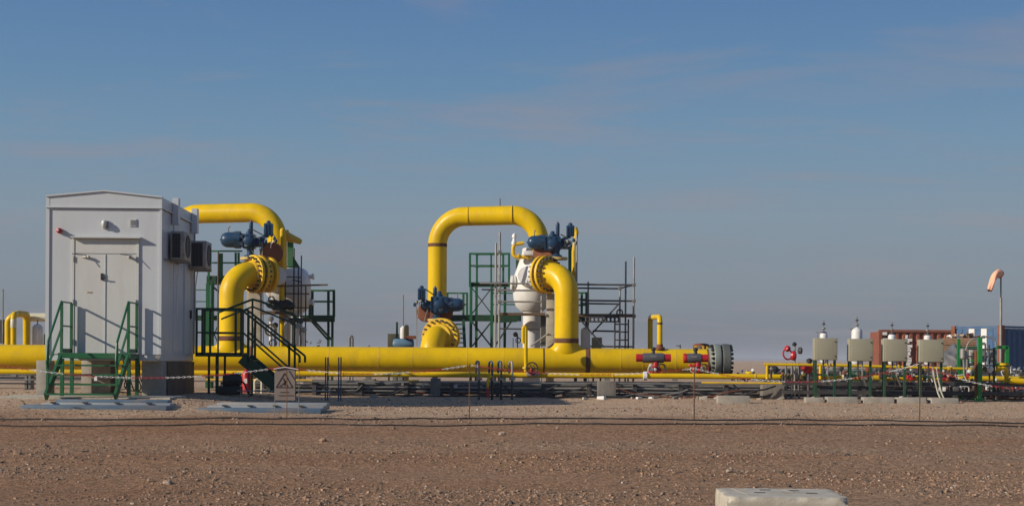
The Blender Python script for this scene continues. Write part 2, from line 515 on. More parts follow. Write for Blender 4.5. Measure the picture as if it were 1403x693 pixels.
def rock(px, py, Y, wpx, label, m=ROCK):
    c = gnd(px, Y); r = wpx * Y / F / 2
    bm = bmesh.new(); bmesh.ops.create_icosphere(bm, subdivisions=3, radius=1)
    for v in bm.verts:
        k = 1 + .35 * noise.noise(v.co * 1.3 + V((px, py, 0))) + .15 * noise.noise(v.co * 3.1 + V((py, px, 2)))
        v.co = V((v.co.x * k * r * 1.1, v.co.y * k * r * .8, v.co.z * k * r * .7))
    me = bpy.data.meshes.new('rock'); bm.to_mesh(me); bm.free()
    me.materials.append(m)
    o = bpy.data.objects.new('rock', me); COL.objects.link(o); o.location = c + V((0, 0, r * .25))
    tag(o, label, 'rock', 'rocks on the gravel')
rock(689, 603, 23.4, 9, 'pale rounded rock alone on the reddish band in the middle')
rock(443, 618, 22.6, 9, 'brown rock on the gravel well below the warning sign', PEB)
rock(25, 637, 21.0, 11, 'dark stone near the left edge of the gravel', PEB)
rock(207, 680, 18.6, 9, 'brown stone with a shadow in the lower left foreground', PEB)
rock(231, 684, 18.4, 12, 'flat pale stone in the lower left foreground gravel')
rock(897, 647, 20.3, 9, 'small dark rock above and left of the concrete foundation block', PEB)
rock(1000, 655, 19.7, 9, 'pale stone just behind the concrete foundation block')

# two black cables lying across the ground
def cable(name, label, pts, r):
    xs = np.linspace(-13, 13, 170)
    P = []
    for x in xs:
        y = np.interp(x, [p[0] for p in pts], [p[1] for p in pts]) + .06 * noise.noise(V((x * .5, pts[0][1], 0)))
        P.append((x, y, G(x, y) + r * .9))
    tag(tube(name, BLK, None, P, r, 8), label, 'cable', 'cables across the ground')
cable('power_cable', 'black cable across the gravel, the farther of the two', [(-13, 25.3), (-5, 25.6), (0, 26.0), (5, 26.3), (13, 25.9)], .014)
cable('power_cable', 'black cable across the gravel, the nearer of the two', [(-13, 24.2), (-5, 24.5), (0, 24.8), (5, 25.1), (13, 24.9)], .012)

# foundation block in the foreground
fb = thing('foundation_block', 'big pale concrete block with bolt recesses at the bottom edge of the picture', 'concrete block', (2.52, 13.75, -.95))
Mz = Matrix.Rotation(R(-1.5), 3, 'Z')
bm = bmesh.new(); bmesh.ops.create_cube(bm, size=1)
bmesh.ops.subdivide_edges(bm, edges=bm.edges[:], cuts=26, use_grid_fill=True)
for v in bm.verts:
    p = v.co.copy(); hd = V((.555, .48, .28)); q = V((p.x * 2 * hd.x, p.y * 2 * hd.y, p.z * 2 * hd.z))
    near = sorted([hd.x - abs(q.x), hd.y - abs(q.y), hd.z - abs(q.z)])
    e = max(0, 1 - near[1] / .045)                       # closeness to an edge
    chip = .004 + .038 * max(0, noise.noise(q * 7.0 + V((3, 1, 5))) - .05) + .02 * max(0, noise.noise(q * 19.0))
    if near[2] < .06: chip += .018
    dirn = V((math.copysign(1, q.x) if hd.x - abs(q.x) < .046 else 0, math.copysign(1, q.y) if hd.y - abs(q.y) < .046 else 0, math.copysign(1, q.z) if hd.z - abs(q.z) < .046 else 0))
    v.co = q - dirn * chip * e + V((1, 1, 1)) * .0015 * noise.noise(q * 11)
bm.verts.index_update()
vv = [Mz @ v.co + V((2.525, 13.73, -.66)) for v in bm.verts]; ff = [tuple(v.index for v in f.verts) for f in bm.faces]; bm.free()
MB().add(vv, ff).build('block', CONCL, fb, ang=50)
for dx_, dy_ in ((-.12, .24), (.14, .18), (-.22, -.05), (.26, -.08)):
    box('bolt_recess', DSTL, fb, (2.55 + dx_, 13.73 + dy_, -.379), (.10, .05, .006), Mz)
MB().bar((2.13, 14.1, -.378), (2.19, 13.45, -.378), .012, .006).build('casting_joint', CONC, fb)
MB().bar((2.60, 13.98, -.378), (2.66, 13.75, -.378), .012, .006).build('casting_joint', CONC, fb)

# ================================================================== CABIN
ca, sa = math.cos(R(1.77)), math.sin(R(1.77))
O = V((-9.943, 31.18, 0)); EX = V((ca, sa, 0)); EY = V((-sa, ca, 0))
CM = Matrix((EX, EY, V((0, 0, 1)))).transposed()
W_, L_ = 2.41, 3.8
def C(u, v, z): return O + EX * u + EY * v + V((0, 0, z))
def cbox(name, m, par, u0, u1, v0, v1, z0, z1, ch=0.0):
    return box(name, m, par, C((u0 + u1) / 2, (v0 + v1) / 2, (z0 + z1) / 2), (u1 - u0, v1 - v0, z1 - z0), CM, ch)
cab = thing('equipment_cabin', 'white prefabricated equipment cabin with double doors on concrete piers', 'cabin', C(W_ / 2, L_ / 2, 0))
Z0, ZF, ZE, ZR = .90, 4.0, 4.26, 4.385
MB().prism([C(0, 0, Z0), C(W_, 0, Z0), C(W_, 0, ZF), C(0, 0, ZF)], EY * L_).build('wall_shell', WHT, cab)
rf = MB().prism([C(-.02, -.02, ZF + .02), C(W_ + .02, -.02, ZF + .02), C(W_ + .02, -.02, ZE), C(W_ / 2, -.02, ZR), C(-.02, -.02, ZE)], EY * (L_ + .04)).build('roof_fascia', WHT, cab)
for (a, b) in (((-.03, ZE), (W_ / 2, ZR)), ((W_ / 2, ZR), (W_ + .03, ZE))):
    bar('verge_trim', WHT, rf, C(a[0], -.03, a[1]), C(b[0], -.03, b[1]), .05, .03)
cbox('drip_edge', WHT, rf, -.03, W_ + .03, -.05, .0, ZF + .012, ZF + .04)
cbox('drip_edge', WHT, rf, W_ + .001, W_ + .05, -.02, L_ + .02, ZF + .012, ZF + .04)
for u in (0, W_):
    cbox('corner_trim', WHT, cab, u - .03 if u else -.025, u + .025 if u else .05, -.025, .05, Z0, ZF + (.28 if not u else .26))
cbox('base_frame', WHT, cab, 0.0, W_, .02, L_ - .02, .76, .90)
MB().lathe([(.05, 0), (.05, .02)], C(W_ - .05, -.01, .84), -EY, 14).build('lifting_eye', GALV, cab)
# doors
cbox('door_frame', DOOR, cab, .53, .58, -.03, .01, .91, 3.36)
cbox('door_frame', DOOR, cab, 1.90, 1.95, -.03, .01, .91, 3.36)
cbox('transom_panel', DOOR, cab, .58, 1.90, -.018, .01, 3.05, 3.36)
for i, (u0, u1) in enumerate(((.584, 1.232), (1.244, 1.896))):
    d = cbox('door', DOOR, cab, u0, u1, -.02, .01, .92, 3.03)
    uu = .75 if i == 0 else 1.72
    MB().bar(C(uu, -.02, 2.98), C(uu + .16 - .1 * i, -.09, 2.97), .05, .04).build('door_closer', GALV, d)
    MB().tube([C(uu + .1, -.08, 3.0), C(uu - .16 + .04 * i, -.24, 3.02)], .010, 6).build('closer_arm', GALV, d)
    for z in ((2.92, 2.0, 1.15)):
        uh = .575 if i == 0 else 1.905
        cbox('hinge', STEEL, d, uh - .012, uh + .012, -.045, -.02, z - .06, z + .06)
    if i == 0:
        cbox('lock_case', BLK, d, 1.15, 1.20, -.06, -.02, 2.48, 2.62)
        MB().tube([C(1.17, -.06, 2.53), C(1.17, -.09, 2.53), C(1.26, -.095, 2.53)], .012, 6).build('door_handle', BLK, d)
        cbox('name_plate', TAN, d, .86, .97, -.025, -.02, 2.20, 2.225)
cbox('meeting_strip', WHT, cab, 1.228, 1.248, -.032, -.02, .92, 3.03)
cbox('door_canopy', DOOR, cab, .52, 2.0, -.13, -.001, 3.37, 3.40)
cbox('threshold', STEEL, cab, .53, 1.95, -.06, .0, .86, .905)
# wall fittings
MB().box(C(1.24, -.02, 3.66), (.10, .05, .17), CM).build('lamp_base', GALV, cab)
MB().ball(C(1.22, -.08, 3.68), .055, (1, .9, 1.4), 14).build('lamp_lens', LENS, cab)
vg = cbox('air_vent', WHT, cab, 1.74, 1.89, -.02, .0, 3.63, 3.79)
for k in range(5): cbox('louvre', GALV, vg, 1.765, 1.865, -.032, -.02, 3.655 + k * .024, 3.668 + k * .024)
sr = MB().lathe([(.055, 0), (.06, .05), (.045, .07), (.05, .12), (.02, .14)], C(.27, 0, 3.52), -EY, 16).build('alarm_sounder', RED, cab)
MB().ball(C(.27, -.14, 3.52), .02, n=10).build('alarm_lens', LENS, sr)
# side wall: panel joints, side door, boxes over the fascia
for v in (1.35,):
    cbox('panel_joint', WHT, cab, W_, W_ + .012, v - .02, v + .02, Z0, ZF)
sdoor = cbox('side_door', DOOR, cab, W_, W_ + .02, 2.55, 3.32, .92, 3.0)
for v in (2.51, 3.32): cbox('side_door_frame', WHT, cab, W_, W_ + .035, v, v + .04, .91, 3.05)
cbox('side_door_frame', WHT, cab, W_, W_ + .035, 2.55, 3.32, 3.005, 3.05)
cbox('lock_case', BLK, sdoor, W_ + .02, W_ + .06, 3.2, 3.26, 1.75, 1.95)
for v in (1.05, 3.3):
    cbox('rain_hopper', WHT, cab, W_ + .03, W_ + .16, v, v + .22, 3.78, 4.36)
tube('conduit', GALV, cab, [C(W_ + .03, 3.72, .92), C(W_ + .03, 3.72, 3.9)], .018, 6)
tube('conduit', GALV, cab, [C(W_ + .03, .3, 2.95), C(W_ + .03, 1.9, 2.95)], .02, 6)
for (v0, v1, z0, z1, pr, lab) in ((.70, 1.5, 2.98, 3.60, .36, 'grey air conditioner on the cabin side wall nearer the doors'),
                                  (2.95, 3.7, 2.93, 3.57, .44, 'grey air conditioner hung on the cabin side wall near its rear corner')):
    a = thing('air_conditioner', lab, 'air conditioner', C(W_ + pr / 2, (v0 + v1) / 2, z0), 'air conditioners on the cabin')
    cbox('casing', GALV, a, W_ + .06, W_ + pr, v0, v1, z0, z1, .015)
    cbox('side_grille', BLK, a, W_ + .10, W_ + pr - .08, v0 - .006, v0 - .001, z0 + .04, z1 - .05)
    for k in range(4):
        u = W_ + .115 + k * (pr - .21) / 3
        cbox('grille_bar', DSTL, a, u - .004, u + .004, v0 - .016, v0 - .006, z0 + .04, z1 - .05)
    MB().torus(C(W_ + pr + .008, (v0 + v1) / 2, (z0 + z1) / 2), EX, .24, .012, 24, 6).build('fan_guard', DSTL, a)
    MB().lathe([(.23, 0), (.23, .006)], C(W_ + pr + .0005, (v0 + v1) / 2, (z0 + z1) / 2), EX, 24).build('fan_opening', BLK, a)
    for v in (v0 + .12, v1 - .12):
        cbox('bracket', GALV, a, W_ + .04, W_ + pr + .02, v - .02, v + .02, z0 - .05, z0 - .005)
    tube('refrigerant_pipe', CWHT, a, fillet([C(W_ + .1, v1 + .01, z0 + .15), C(W_ + .1, v1 + .12, z0 + .1), C(W_ + .03, v1 + .15, z0 - .4), C(W_ + .03, v1 + .15, z0 - 1.2)], .06, 4), .014, 6)
# piers
pl = [(-.29, -.02, .25, .7, 'grey concrete pier under the front left corner of the cabin'), (.72, 1.14, .9, 1.35, 'grey concrete pier behind the green stair treads'),
      (1.98, 2.42, .18, .62, 'dark shaded concrete pier under the front right corner of the cabin'), (-.1, .3, 3.2, 3.7, 'concrete pier at the rear left of the cabin, half hidden'),
      (2.0, 2.4, 1.7, 2.1, 'concrete pier midway along the cabin side'), (2.0, 2.4, 3.3, 3.7, 'concrete pier at the rear right corner of the cabin')]
for (u0, u1, v0, v1, lab) in pl:
    tag(cbox('concrete_pier', CONC, None, u0, u1, v0, v1, -.1, .755, .012), lab, 'pier', 'piers under the cabin')
sk = thing('cabin_shade_skirt', 'dark sheet skirt standing for the shade under the cabin side', 'skirt', C(2.43, 2, 0))
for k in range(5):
    cbox('shade_skirt_sheet', DSTL, sk, 2.43, 2.445, .65 + k * .62, 1.25 + k * .62, .0, .74)  # dark sheets carry the shade below the cabin in their colour
ct = thing('cable_bundle', 'tangle of cables hanging below the cabin floor', 'cables', C(1.2, 1.8, 0))
for k in range(9):
    u = .95 + k * .09; v = 1.6 + random.uniform(-.3, .5)
    tube('cable', random.choice([BLK, BLK, CRED, CWHT, OCH]), ct, fillet([C(u, v, .76), C(u + random.uniform(-.1, .1), v, .4), C(u + random.uniform(-.3, .35), v + .1, .12), C(u + random.uniform(-.5, .6), v + .3, .02)], .15, 4), .014, 6)
tag(cbox('concrete_slab', CONCL, None, -.62, 2.95, -1.62, .15, -.14, .02), 'thin pale concrete slab under the cabin front stair', 'slab')

# green front stair
st = thing('entrance_stair', 'green steel stair with handrails leading up to the cabin doors', 'stair', C(1.25, -1.4, 0))
UL, UR, VF, ZD = .55, 1.93, -.85, .91
MB().box(C((UL + UR) / 2, (VF - .05) / 2, ZD - .03), (UR - UL + .1, -VF - .05, .03), CM).build('landing', DGRN, st)
cbox('landing_beam', GRN, st, UL - .06, UR + .06, VF - .05, VF, ZD - .10, ZD + .01)
cbox('landing_beam', GRN, st, UL - .05, UR + .05, -.12, -.06, ZD - .11, ZD - .05)
for u in (UL, UR):
    cbox('landing_beam', GRN, st, u - .04, u + .04, VF + .002, -.125, ZD - .10, ZD - .005)
    for v in (VF, -.10):
        cbox('post', GRN, st, u - .026, u + .026, v - .026, v + .026, ZD + .012, 1.97)
        cbox('leg', GRN, st, u - .035, u + .035, v + .03, v + .09, .02, ZD - .11)
    for z in (1.98, 1.48):
        bar('rail', GRN, st, C(u, VF + .03, z), C(u, -.13, z), .045, .03)
    cbox('toe_board', GRN, st, u - .006, u + .006, VF + .03, -.13, ZD + .012, ZD + .10)
    # sloping stringer, handrail and midrail
    vb = -1.97
    MB().bar(C(u, VF - .05, ZD - .10), C(u, vb, .03), .05, .17).build('stringer', GRN, st)
    pts = fillet([C(u, VF - .02, 1.985), C(u, vb + .12, 1.12), C(u, vb + .06, .75), C(u, vb + .10, .62)], .08, 4)
    tube('handrail', GRN, st, pts, .026, 8)
    bar('handrail_mid', GRN, st, C(u, VF - .02, 1.42), C(u, vb + .12, .62), .04, .03)
    cbox('rail_post', GRN, st, u - .024, u + .024, vb + .10, vb + .15, .10, 1.09)
for k in range(4):
    f = (k + .75) / 4.6
    v = VF - .06 + (vb - VF) * f; z = ZD - .12 + (.03 - ZD) * f
    cbox('tread', GRN, st, UL + .027, UR - .027, v - .24, v, z, z + .035)

# sheet bundles lying in front
def sheets(name, label, x0, x1, Yf, rows):
    a, b = gnd(x0, Yf), gnd(x1, Yf)
    t = thing(name, label, 'steel sheets', ((a.x + b.x) / 2, Yf + .5, G((a.x + b.x) / 2, Yf)), 'panels lying in front of the cabin')
    for k, (m, dx0, dx1, y0, y1, z0, z1) in enumerate(rows):
        zz = (G(a.x, Yf + .3) + G(b.x, Yf + .3)) / 2
        MB().box(((a.x + dx0 + b.x + dx1) / 2, Yf + (y0 + y1) / 2, zz + (z0 + z1) / 2), (b.x + dx1 - a.x - dx0, y1 - y0, z1 - z0), None, .012).build('sheet', m, t)
    for k in range(4):
        xx = a.x + .45 + k * (b.x - a.x - .9) / 3
        box('clip', DSTL, t, (xx, Yf + .52, zz + .095), (.10, .05, .02))
sheets('panel_bundle', 'blue and grey flat panels lying in front of the green stair', 28, 228, 27.15,
       [(BSLAB, 0, 0, 0, .5, -.08, .055), (GSLAB, .25, -.05, .53, .95, -.06, .085), (BSLAB, .35, -.2, .98, 1.35, 0, .135)])
sheets('panel_bundle', 'blue and grey flat panels lying behind the warning sign', 268, 440, 27.6,
       [(BSLAB, 0, 0, 0, .5, -.08, .055), (GSLAB, .12, -.02, .53, 1.0, -.06, .09), (GSLAB, .2, -.02, 1.03, 1.5, 0, .13)])

# stair on the cabin side, descending to the right; cabin shadow put into its green
ss = thing('side_stair', 'green stair beside the cabin, descending to the right, shadow put into its dark colour', 'stair', U(340, 540, 35))
Y0s, Y1s = 34.6, 35.5
dk = U(300, 485.5, Y0s).z
xa, xb, xc = U(268, 480, Y0s).x, U(331, 480, Y0s).x, U(402, 480, Y0s).x
gz = G(xc, 35)
for Yk in (Y0s, Y1s):
    bar('landing_beam', DGRN, ss, (xa, Yk, dk), (xb, Yk, dk), .05, .10)
    bar('rail', DGRN, ss, (xa, Yk, dk + 1.08), (xb, Yk, dk + 1.08), .05, .05)
    bar('rail', DGRN, ss, (xa, Yk, dk + .52), (xb - .1, Yk, dk + .52), .04, .04)
    for x in (xa + .02, xa + .16, xb - .14, xb - .01):
        bar('post', DGRN, ss, (x, Yk, dk), (x, Yk, dk + 1.06), .05)
    for x in (xa + .32, xa + .52):
        bar('leg', DGRN, ss, (x, Yk, gz), (x, Yk, dk), .05)
    MB().bar((xb, Yk, dk - .08), (xc - .1, Yk, gz + .1), .05, .26).build('stringer', DGRN, ss)
    bar('handrail', DGRN, ss, (xb, Yk, dk + 1.06), (xc + .15, Yk, dk - .02), .05, .05)
    bar('handrail_end', DGRN, ss, (xc + .15, Yk, dk - .02), (xc + .15, Yk, dk - .18), .05)
    bar('handrail_mid', DGRN, ss, (xb, Yk, dk + .55), (xc - .25, Yk, dk - .30), .04, .04)
    bar('rail_post', DGRN, ss, (xc - .10, Yk, gz + .1), (xc - .10, Yk, dk + .26), .05)
    bar('rail_post', DGRN, ss, (xb + .16, Yk, dk - .2), (xb + .16, Yk, dk + .9), .05)
MB().box(((xa + xb) / 2, (Y0s + Y1s) / 2, dk + .03), (xb - xa, Y1s - Y0s - .06, .03)).build('landing', DGRN, ss)
for k in range(5):
    f = (k + .6) / 5.4
    MB().box((xb + (xc - .1 - xb) * f, (Y0s + Y1s) / 2, dk - .02 + (gz - dk) * f), (.26, Y1s - Y0s - .06, .03)).build('tread', DGRN, ss)
# crossing bridge rail behind it, over the header
cb = thing('crossover_bridge', 'dark peaked handrails of a small footbridge in front of the left riser', 'footbridge', U(350, 538, 36.5))
for Yk, dz in ((36.3, 0), (36.9, 0)):
    ptube('handrail', DGRN, cb, [(299, 428), (346, 410), (358, 413), (404, 432), (408, 440)], Yk, .028)
    ptube('handrail_mid', DGRN, cb, [(303, 437), (346, 420), (403, 443)], Yk, .022)
    for px, y0 in ((299, 428), (346, 410), (404, 432)):
        p = U(px, y0, Yk)
        tube('post', DGRN, cb, [p, (p.x, Yk, G(p.x, Yk) - .02)], .025, 8)

# ================================================================== HEADER PIPE
HY, HR, HZ = 40.0, .335, .82
def hx(px, Y=HY): return (px - CX) * Y / F
hp = thing('header_pipe', 'thick yellow header pipe running the full length of the plant with three risers', 'pipeline', (hx(500), HY, G(hx(500), HY)))
tube('pipe', YEL, hp, [(hx(-160), HY, HZ), (hx(250), HY, HZ), (hx(700), HY, HZ), (hx(968), HY, HZ)], HR, 40)
def band(par, c, ax, r, wd, m=RUST, name='weld_wrap'):
    MB().lathe([(r + .0025, -wd / 2), (r + .0045, -wd / 2 + .004), (r + .0045, wd / 2 - .004), (r + .0025, wd / 2)], c, ax, 40).build(name, m, par)
for px, wd, m in ((745, .045, RUST), (805, .13, RUST), (970, .10, RUST), (346, .10, RUST)):
    band(hp, (hx(px), HY, HZ), (1, 0, 0), HR, wd, m)
for px in (-30, 262, 410, 452, 520, 566, 640, 690, 850, 880, 925): band(hp, (hx(px), HY, HZ), (1, 0, 0), HR, .022, YELD)
def riser(px, top_y, d, leg, dy=0.0):
    x = hx(px); zt = U(px, top_y, HY).z - HR
    d = V(d).normalized(); y0 = HY + dy
    z0 = HZ + .47 if not dy else HZ + .1
    pts = fillet([V((x, y0, z0)), V((x, y0, zt)), V((x, y0, zt)) + d * leg], min(.62, leg * .93), 12)
    tube('riser', YEL, hp, pts, HR * .985, 36)
    if not dy:
        # extruded tee: a flared neck that grows out of the header's back
        m_ = MB(); n, k = 40, 9; vv = []
        for i_ in range(k):
            f = i_ / (k - 1); e = f * f * (3 - 2 * f)
            for q in range(n):
                a = 2 * math.pi * q / n
                bx_, by_ = HR * 1.5 * math.cos(a), HR * .86 * math.sin(a)
                bz_ = math.sqrt(max(0, HR * HR - by_ * by_)) - .01
                g_ = 1 - (1 - f) ** 2
                vv.append(V((x + bx_ + (HR * .985 * math.cos(a) - bx_) * g_, HY + by_ + (HR * .985 * math.sin(a) - by_) * g_, HZ + bz_ + (.475 - bz_) * (.35 * f + .65 * e))))
        m_.add(vv, [(i_ * n + q, i_ * n + (q + 1) % n, (i_ + 1) * n + (q + 1) % n, (i_ + 1) * n + q) for i_ in range(k - 1) for q in range(n)])
        m_.build('tee_neck', YEL, hp, ang=60)
    return V((x, y0, zt)), d
# flange pair (ring, bolts) along an axis
def flange_pair(par, c, ax, r, m=YELD, nb=20, th=.075, gap=.17, br=.03):
    ax = V(ax).normalized()
    for s in (-1, 1):
        MB().lathe([(r * .66, -th * 1.5 * s), (r * .72, -th / 2 * s), (r, -th / 2 * s), (r, th / 2 * s), (r * .66, th / 2 * s)], V(c) + ax * s * gap / 2 * -1, ax, 36).build('flange', m, par)
    b = MB().bolts(c, ax, r * .86, nb, br, gap + th * 2 + .12)
    b.build('flange_bolts', DSTL, par, kind='stuff')
dA, dB, dC = V((.72, .69, 0)), V((-.72, .69, 0)), V((.30, 1, 0))
pA, _ = riser(316.5, 357, dA, .68)
pB, _ = riser(776, 358, dB, .68)
pC, _ = riser(590.5, 444, dC, .62, .32)
for px in (316.5, 776):
    band(hp, (hx(px), HY, HZ + .54), (0, 0, 1), HR * .99, .13)
    band(hp, (hx(px), HY, HZ + 1.45), (0, 0, 1), HR * .99, .012, YELD)
# end flanges
ef = thing('blind_flange', 'grey green bolted blind flange closing the right end of the yellow header', 'flange', (hx(988), HY, .3))
X0 = hx(970)
FLD = mat('flange_dark', (0.10, 0.11, 0.10), .5, var=.15, dirt=(0.08, .06, .05), dirt_amt=.5)
MB().lathe([(HR + .005, 0), (HR + .02, .08), (HR + .07, .13), (.44, .135), (.455, .15), (.455, .30), (.445, .315), (.30, .315)], (X0, HY, HZ + .02), (1, 0, 0), 48).build('weld_neck', FLG, ef)
MB().lathe([(.25, 0), (.385, 0), (.385, .045), (.25, .045)], (X0 + .318, HY, HZ + .02), (1, 0, 0), 40).build('gasket_ring', FLD, ef)
MB().lathe([(.30, 0), (.445, 0), (.46, .015), (.46, .19), (.445, .21), (.25, .215), (.22, .25), (.01, .26)], (X0 + .366, HY, HZ + .02), (1, 0, 0), 48).build('blind_disc', FLD, ef)
MB().bolts((X0 + .345, HY, HZ + .02), (1, 0, 0), .405, 20, .024, .60, 8).build('stud_bolts', DSTL, ef, kind='stuff')
MB().bolts((X0 + .105, HY, HZ + .02), (1, 0, 0), .405, 20, .046, .06, 6).build('nuts', BLK, ef, kind='stuff')
MB().bolts((X0 + .605, HY, HZ + .02), (1, 0, 0), .405, 20, .046, .06, 6).build('nuts', BLK, ef, kind='stuff')

# ================================================================== VALVES WITH BLUE ACTUATORS
def pc(px, py, Y): return U(px, py, Y)
def valve(label, base, d, kind):
    """kind carries the pixel layout of the actuator (x sign) around the valve top"""
    d = V(d).normalized()
    t = thing('ball_valve', label, 'valve', V((base.x, base.y, G(base.x, base.y))) + d * 1.0, 'ball valves with blue actuators')
    flange_pair(t, base + d * .79, d, .53)
    MB().lathe([(.34, .88), (.42, .92), (.44, 1.0), (.42, 1.10), (.34, 1.16)], base, d, 32).build('body', YELD if kind != 'B' else WHV, t)
    if kind == 'A': MB().lathe([(.30, 1.14), (.50, 1.15), (.50, 1.24), (.30, 1.26)], base, d, 36).build('rear_flange', YELD, t)
    return t
vA = valve('blue actuated valve on the left riser above the dark stair', pA, dA, 'A')
vB = valve('blue actuated valve on top of the right riser beside the white vessel', pB, dB, 'B')
vC = valve('blue actuated valve low behind the header at the foot of the big loop', pC + V((0, -.25, 0)), dC, 'C')

def lathe_px(name, m, par, c, ax, prof, n=24): return MB().lathe(prof, c, ax, n).build(name, m, par)
def actuator_hi(t, Y, sx, sy, layout):
    L = layout
    s = Y / F
    q = lambda x, y, dy=0: U(x, y, Y + dy)
    # stem housing in red oxide
    lathe_px('gear_housing', PRIM, t, q(*L['drum'], .12), (L.get('tilt', .35), -1, 0), [(.05, -.14), (L['dr'] * s * .93, -.14), (L['dr'] * s, -.11), (L['dr'] * s, .06), (L['dr'] * s * .9, .09), (.05, .10)], 28)
    a, b = L['neck']
    lathe_px('neck', BLU, t, q(*b), (0, 0, 1), [(.17, 0), (.17, .04), (.10, .07), (.10, (b[1] - a[1]) * s)], 20)
    # yoke case, spring can with domed end
    MB().box(q(*L['yoke']), (L['yw'] * s, .36, L['yh'] * s), None, .05).build('yoke_case', BLU, t)
    MB().lathe([(.11, 0), (.13, .05), (.13, .09), (.08, .11), (.03, .12)], q(*L['yoke']) + V((0, -.18, 0)), (0, -1, 0), 20).build('yoke_cover', BLU, t)
    for k in range(6):
        an = k * math.pi / 3
        MB().tube([q(*L['yoke']) + V((math.cos(an) * .15, -.2, math.sin(an) * .15)), q(*L['yoke']) + V((math.cos(an) * .15, -.17, math.sin(an) * .15))], .016, 6).build('cover_bolt', DSTL, t)
    cx = q(*L['can'])
    dirx = V((L['dir'], 0, 0))
    r = L['cr'] * s
    can = lathe_px('spring_can', BLU, t, cx, dirx, [(.06, -r * 2.0), (.06, -r * 1.45), (r * 1.0, -r * 1.4), (r * 1.02, -r * .4), (r, 0), (r * .96, r * .35), (r * .8, r * .7), (r * .5, r * .93), (.02, r * 1.02)], 26)
    lathe_px('can_flange', BLU, can, cx + dirx * (-r * 1.15), dirx, [(.05, -.1), (r * 1.13, -.1), (r * 1.13, .06), (.05, .06)], 8)
    MB().ball(cx + dirx * (r * 1.03), .025, n=8).build('end_plug', DSTL, can)
    tube('vent_plug', STEEL, can, fillet([cx + V((0, 0, r * .9)), cx + V((0, 0, r + .12)), cx + V((.05, 0, r + .16))], .03, 3), .014, 6)
    p0, p1 = L['cyl']
    lathe_px('pressure_cylinder', BLU, t, q(*p1), (0, 0, 1), [(.045, 0), (.055, .02), (.055, (p1[1] - p0[1]) * s - .04), (.05, (p1[1] - p0[1]) * s - .02), (.02, (p1[1] - p0[1]) * s), (.015, (p1[1] - p0[1]) * s + .03)], 16)
    bx0 = L['box']
    cb_ = MB().box(q((bx0[0] + bx0[2]) / 2, (bx0[1] + bx0[3]) / 2, -.05), ((bx0[2] - bx0[0]) * s, .22, (bx0[3] - bx0[1]) * s), None, .03).build('control_box', BLU, t)
    MB().lathe([(.06, 0), (.06, .05), (.02, .08)], q((bx0[0] + bx0[2]) / 2, bx0[1], -.05), (0, 0, 1), 12).build('box_cap', BLU, cb_)
    for k in range(3):
        xx = bx0[0] + (k + .5) * (bx0[2] - bx0[0]) / 3
        MB().bar(q(xx, bx0[1] + 1.5, -.17), q(xx, bx0[3] - 1.5, -.17), .02, .02).build('cooling_rib', BLU, cb_)
    bar('box_bracket', BLU, t, q((bx0[0] + bx0[2]) / 2, bx0[3]), q(*L['yoke']), .10, .08)
    tube('tie_rod', DSTL, t, [q(*L['rod'][0], -.05), q(*L['rod'][1], -.05)], .018, 6)
    MB().bolts(cx + dirx * (-r * 1.15), dirx, r * .98, 10, .016, .22, 6).build('flange_bolts', DSTL, can, kind='stuff')
    for sy_ in (-1, 1):
        tube('tie_bar', BLU, t, [cx + dirx * (-r * 1.2) + V((0, -.10, sy_ * r * .8)), q(*L['yoke']) + V((0, -.10, sy_ * r * .8))], .022, 8)
    yk = q(*L['yoke'])
    for k in range(4):
        MB().box(yk + V(((-.5 + k / 3) * L['yw'] * s * .95, -.19, 0)), (.022, .03, L['yh'] * s * .9)).build('casting_rib', BLU, t)
    MB().lathe([(.10, 0), (.10, .06), (.06, .08), (.06, .13), (.03, .15)], yk + V((0, 0, L['yh'] * s / 2)), (0, 0, 1), 14).build('stop_screw', BLU, t)
    MB().lathe([(.09, -.1), (.12, -.08), (.12, .22), (.09, .25), (.04, .27)], yk + V((-L['dir'] * L['yw'] * s * .55, .02, -.03)), (-L['dir'], 0, 0), 16).build('damper', BLU, t)
    MB().box(yk + V((L['dir'] * .05, -.21, -L['yh'] * s * .28)), (.11, .012, .06)).build('name_plate', GALV, t)
    for (x, y) in L['bits']:
        MB().ball(q(x, y, -.12), .045, (1, 1, 1.3), 10).build('regulator', random.choice([BLU, STEEL, BLU]), t)
    for pts in L['tubes']:
        tube('impulse_tube', GALV, t, fillet([q(x, y, -.12) for x, y in pts], .05, 3), .011, 6)
actuator_hi(vA, 40.75, 1, 1, dict(drum=(372, 347), dr=15.5, neck=((0, 336), (343, 352)), yoke=(342, 331), yw=17, yh=20, can=(313, 328.5), cr=10.5, dir=-1,
            cyl=((344, 303), (344, 321)), box=(362, 306, 374, 323), rod=((347, 315), (362, 323)), bits=[(356, 327), (376, 327), (364, 331), (372, 322), (378, 330)],
            tubes=[[(356, 330), (356, 372), (358, 480)], [(359, 332), (360, 370), (361, 480)], [(372, 326), (371, 340)], [(342, 338), (351, 352)], [(374, 320), (378, 326), (372, 334)]]))
actuator_hi(vB, 40.75, 1, 1, dict(drum=(745, 346), dr=14.5, neck=((0, 336), (762, 352)), yoke=(757, 334), yw=22, yh=20, can=(732, 332), cr=9.2, dir=-1, tilt=-.3,
            cyl=((764, 305), (764, 324)), box=(776, 309, 787, 324), rod=((768, 321), (777, 326)), bits=[(772, 328), (778, 331), (786, 329), (774, 337), (789, 333), (782, 337)],
            tubes=[[(770, 326), (776, 334), (784, 330)], [(787, 330), (788, 345), (788, 372)], [(773, 330), (776, 341)], [(780, 336), (774, 342), (768, 338)]]))
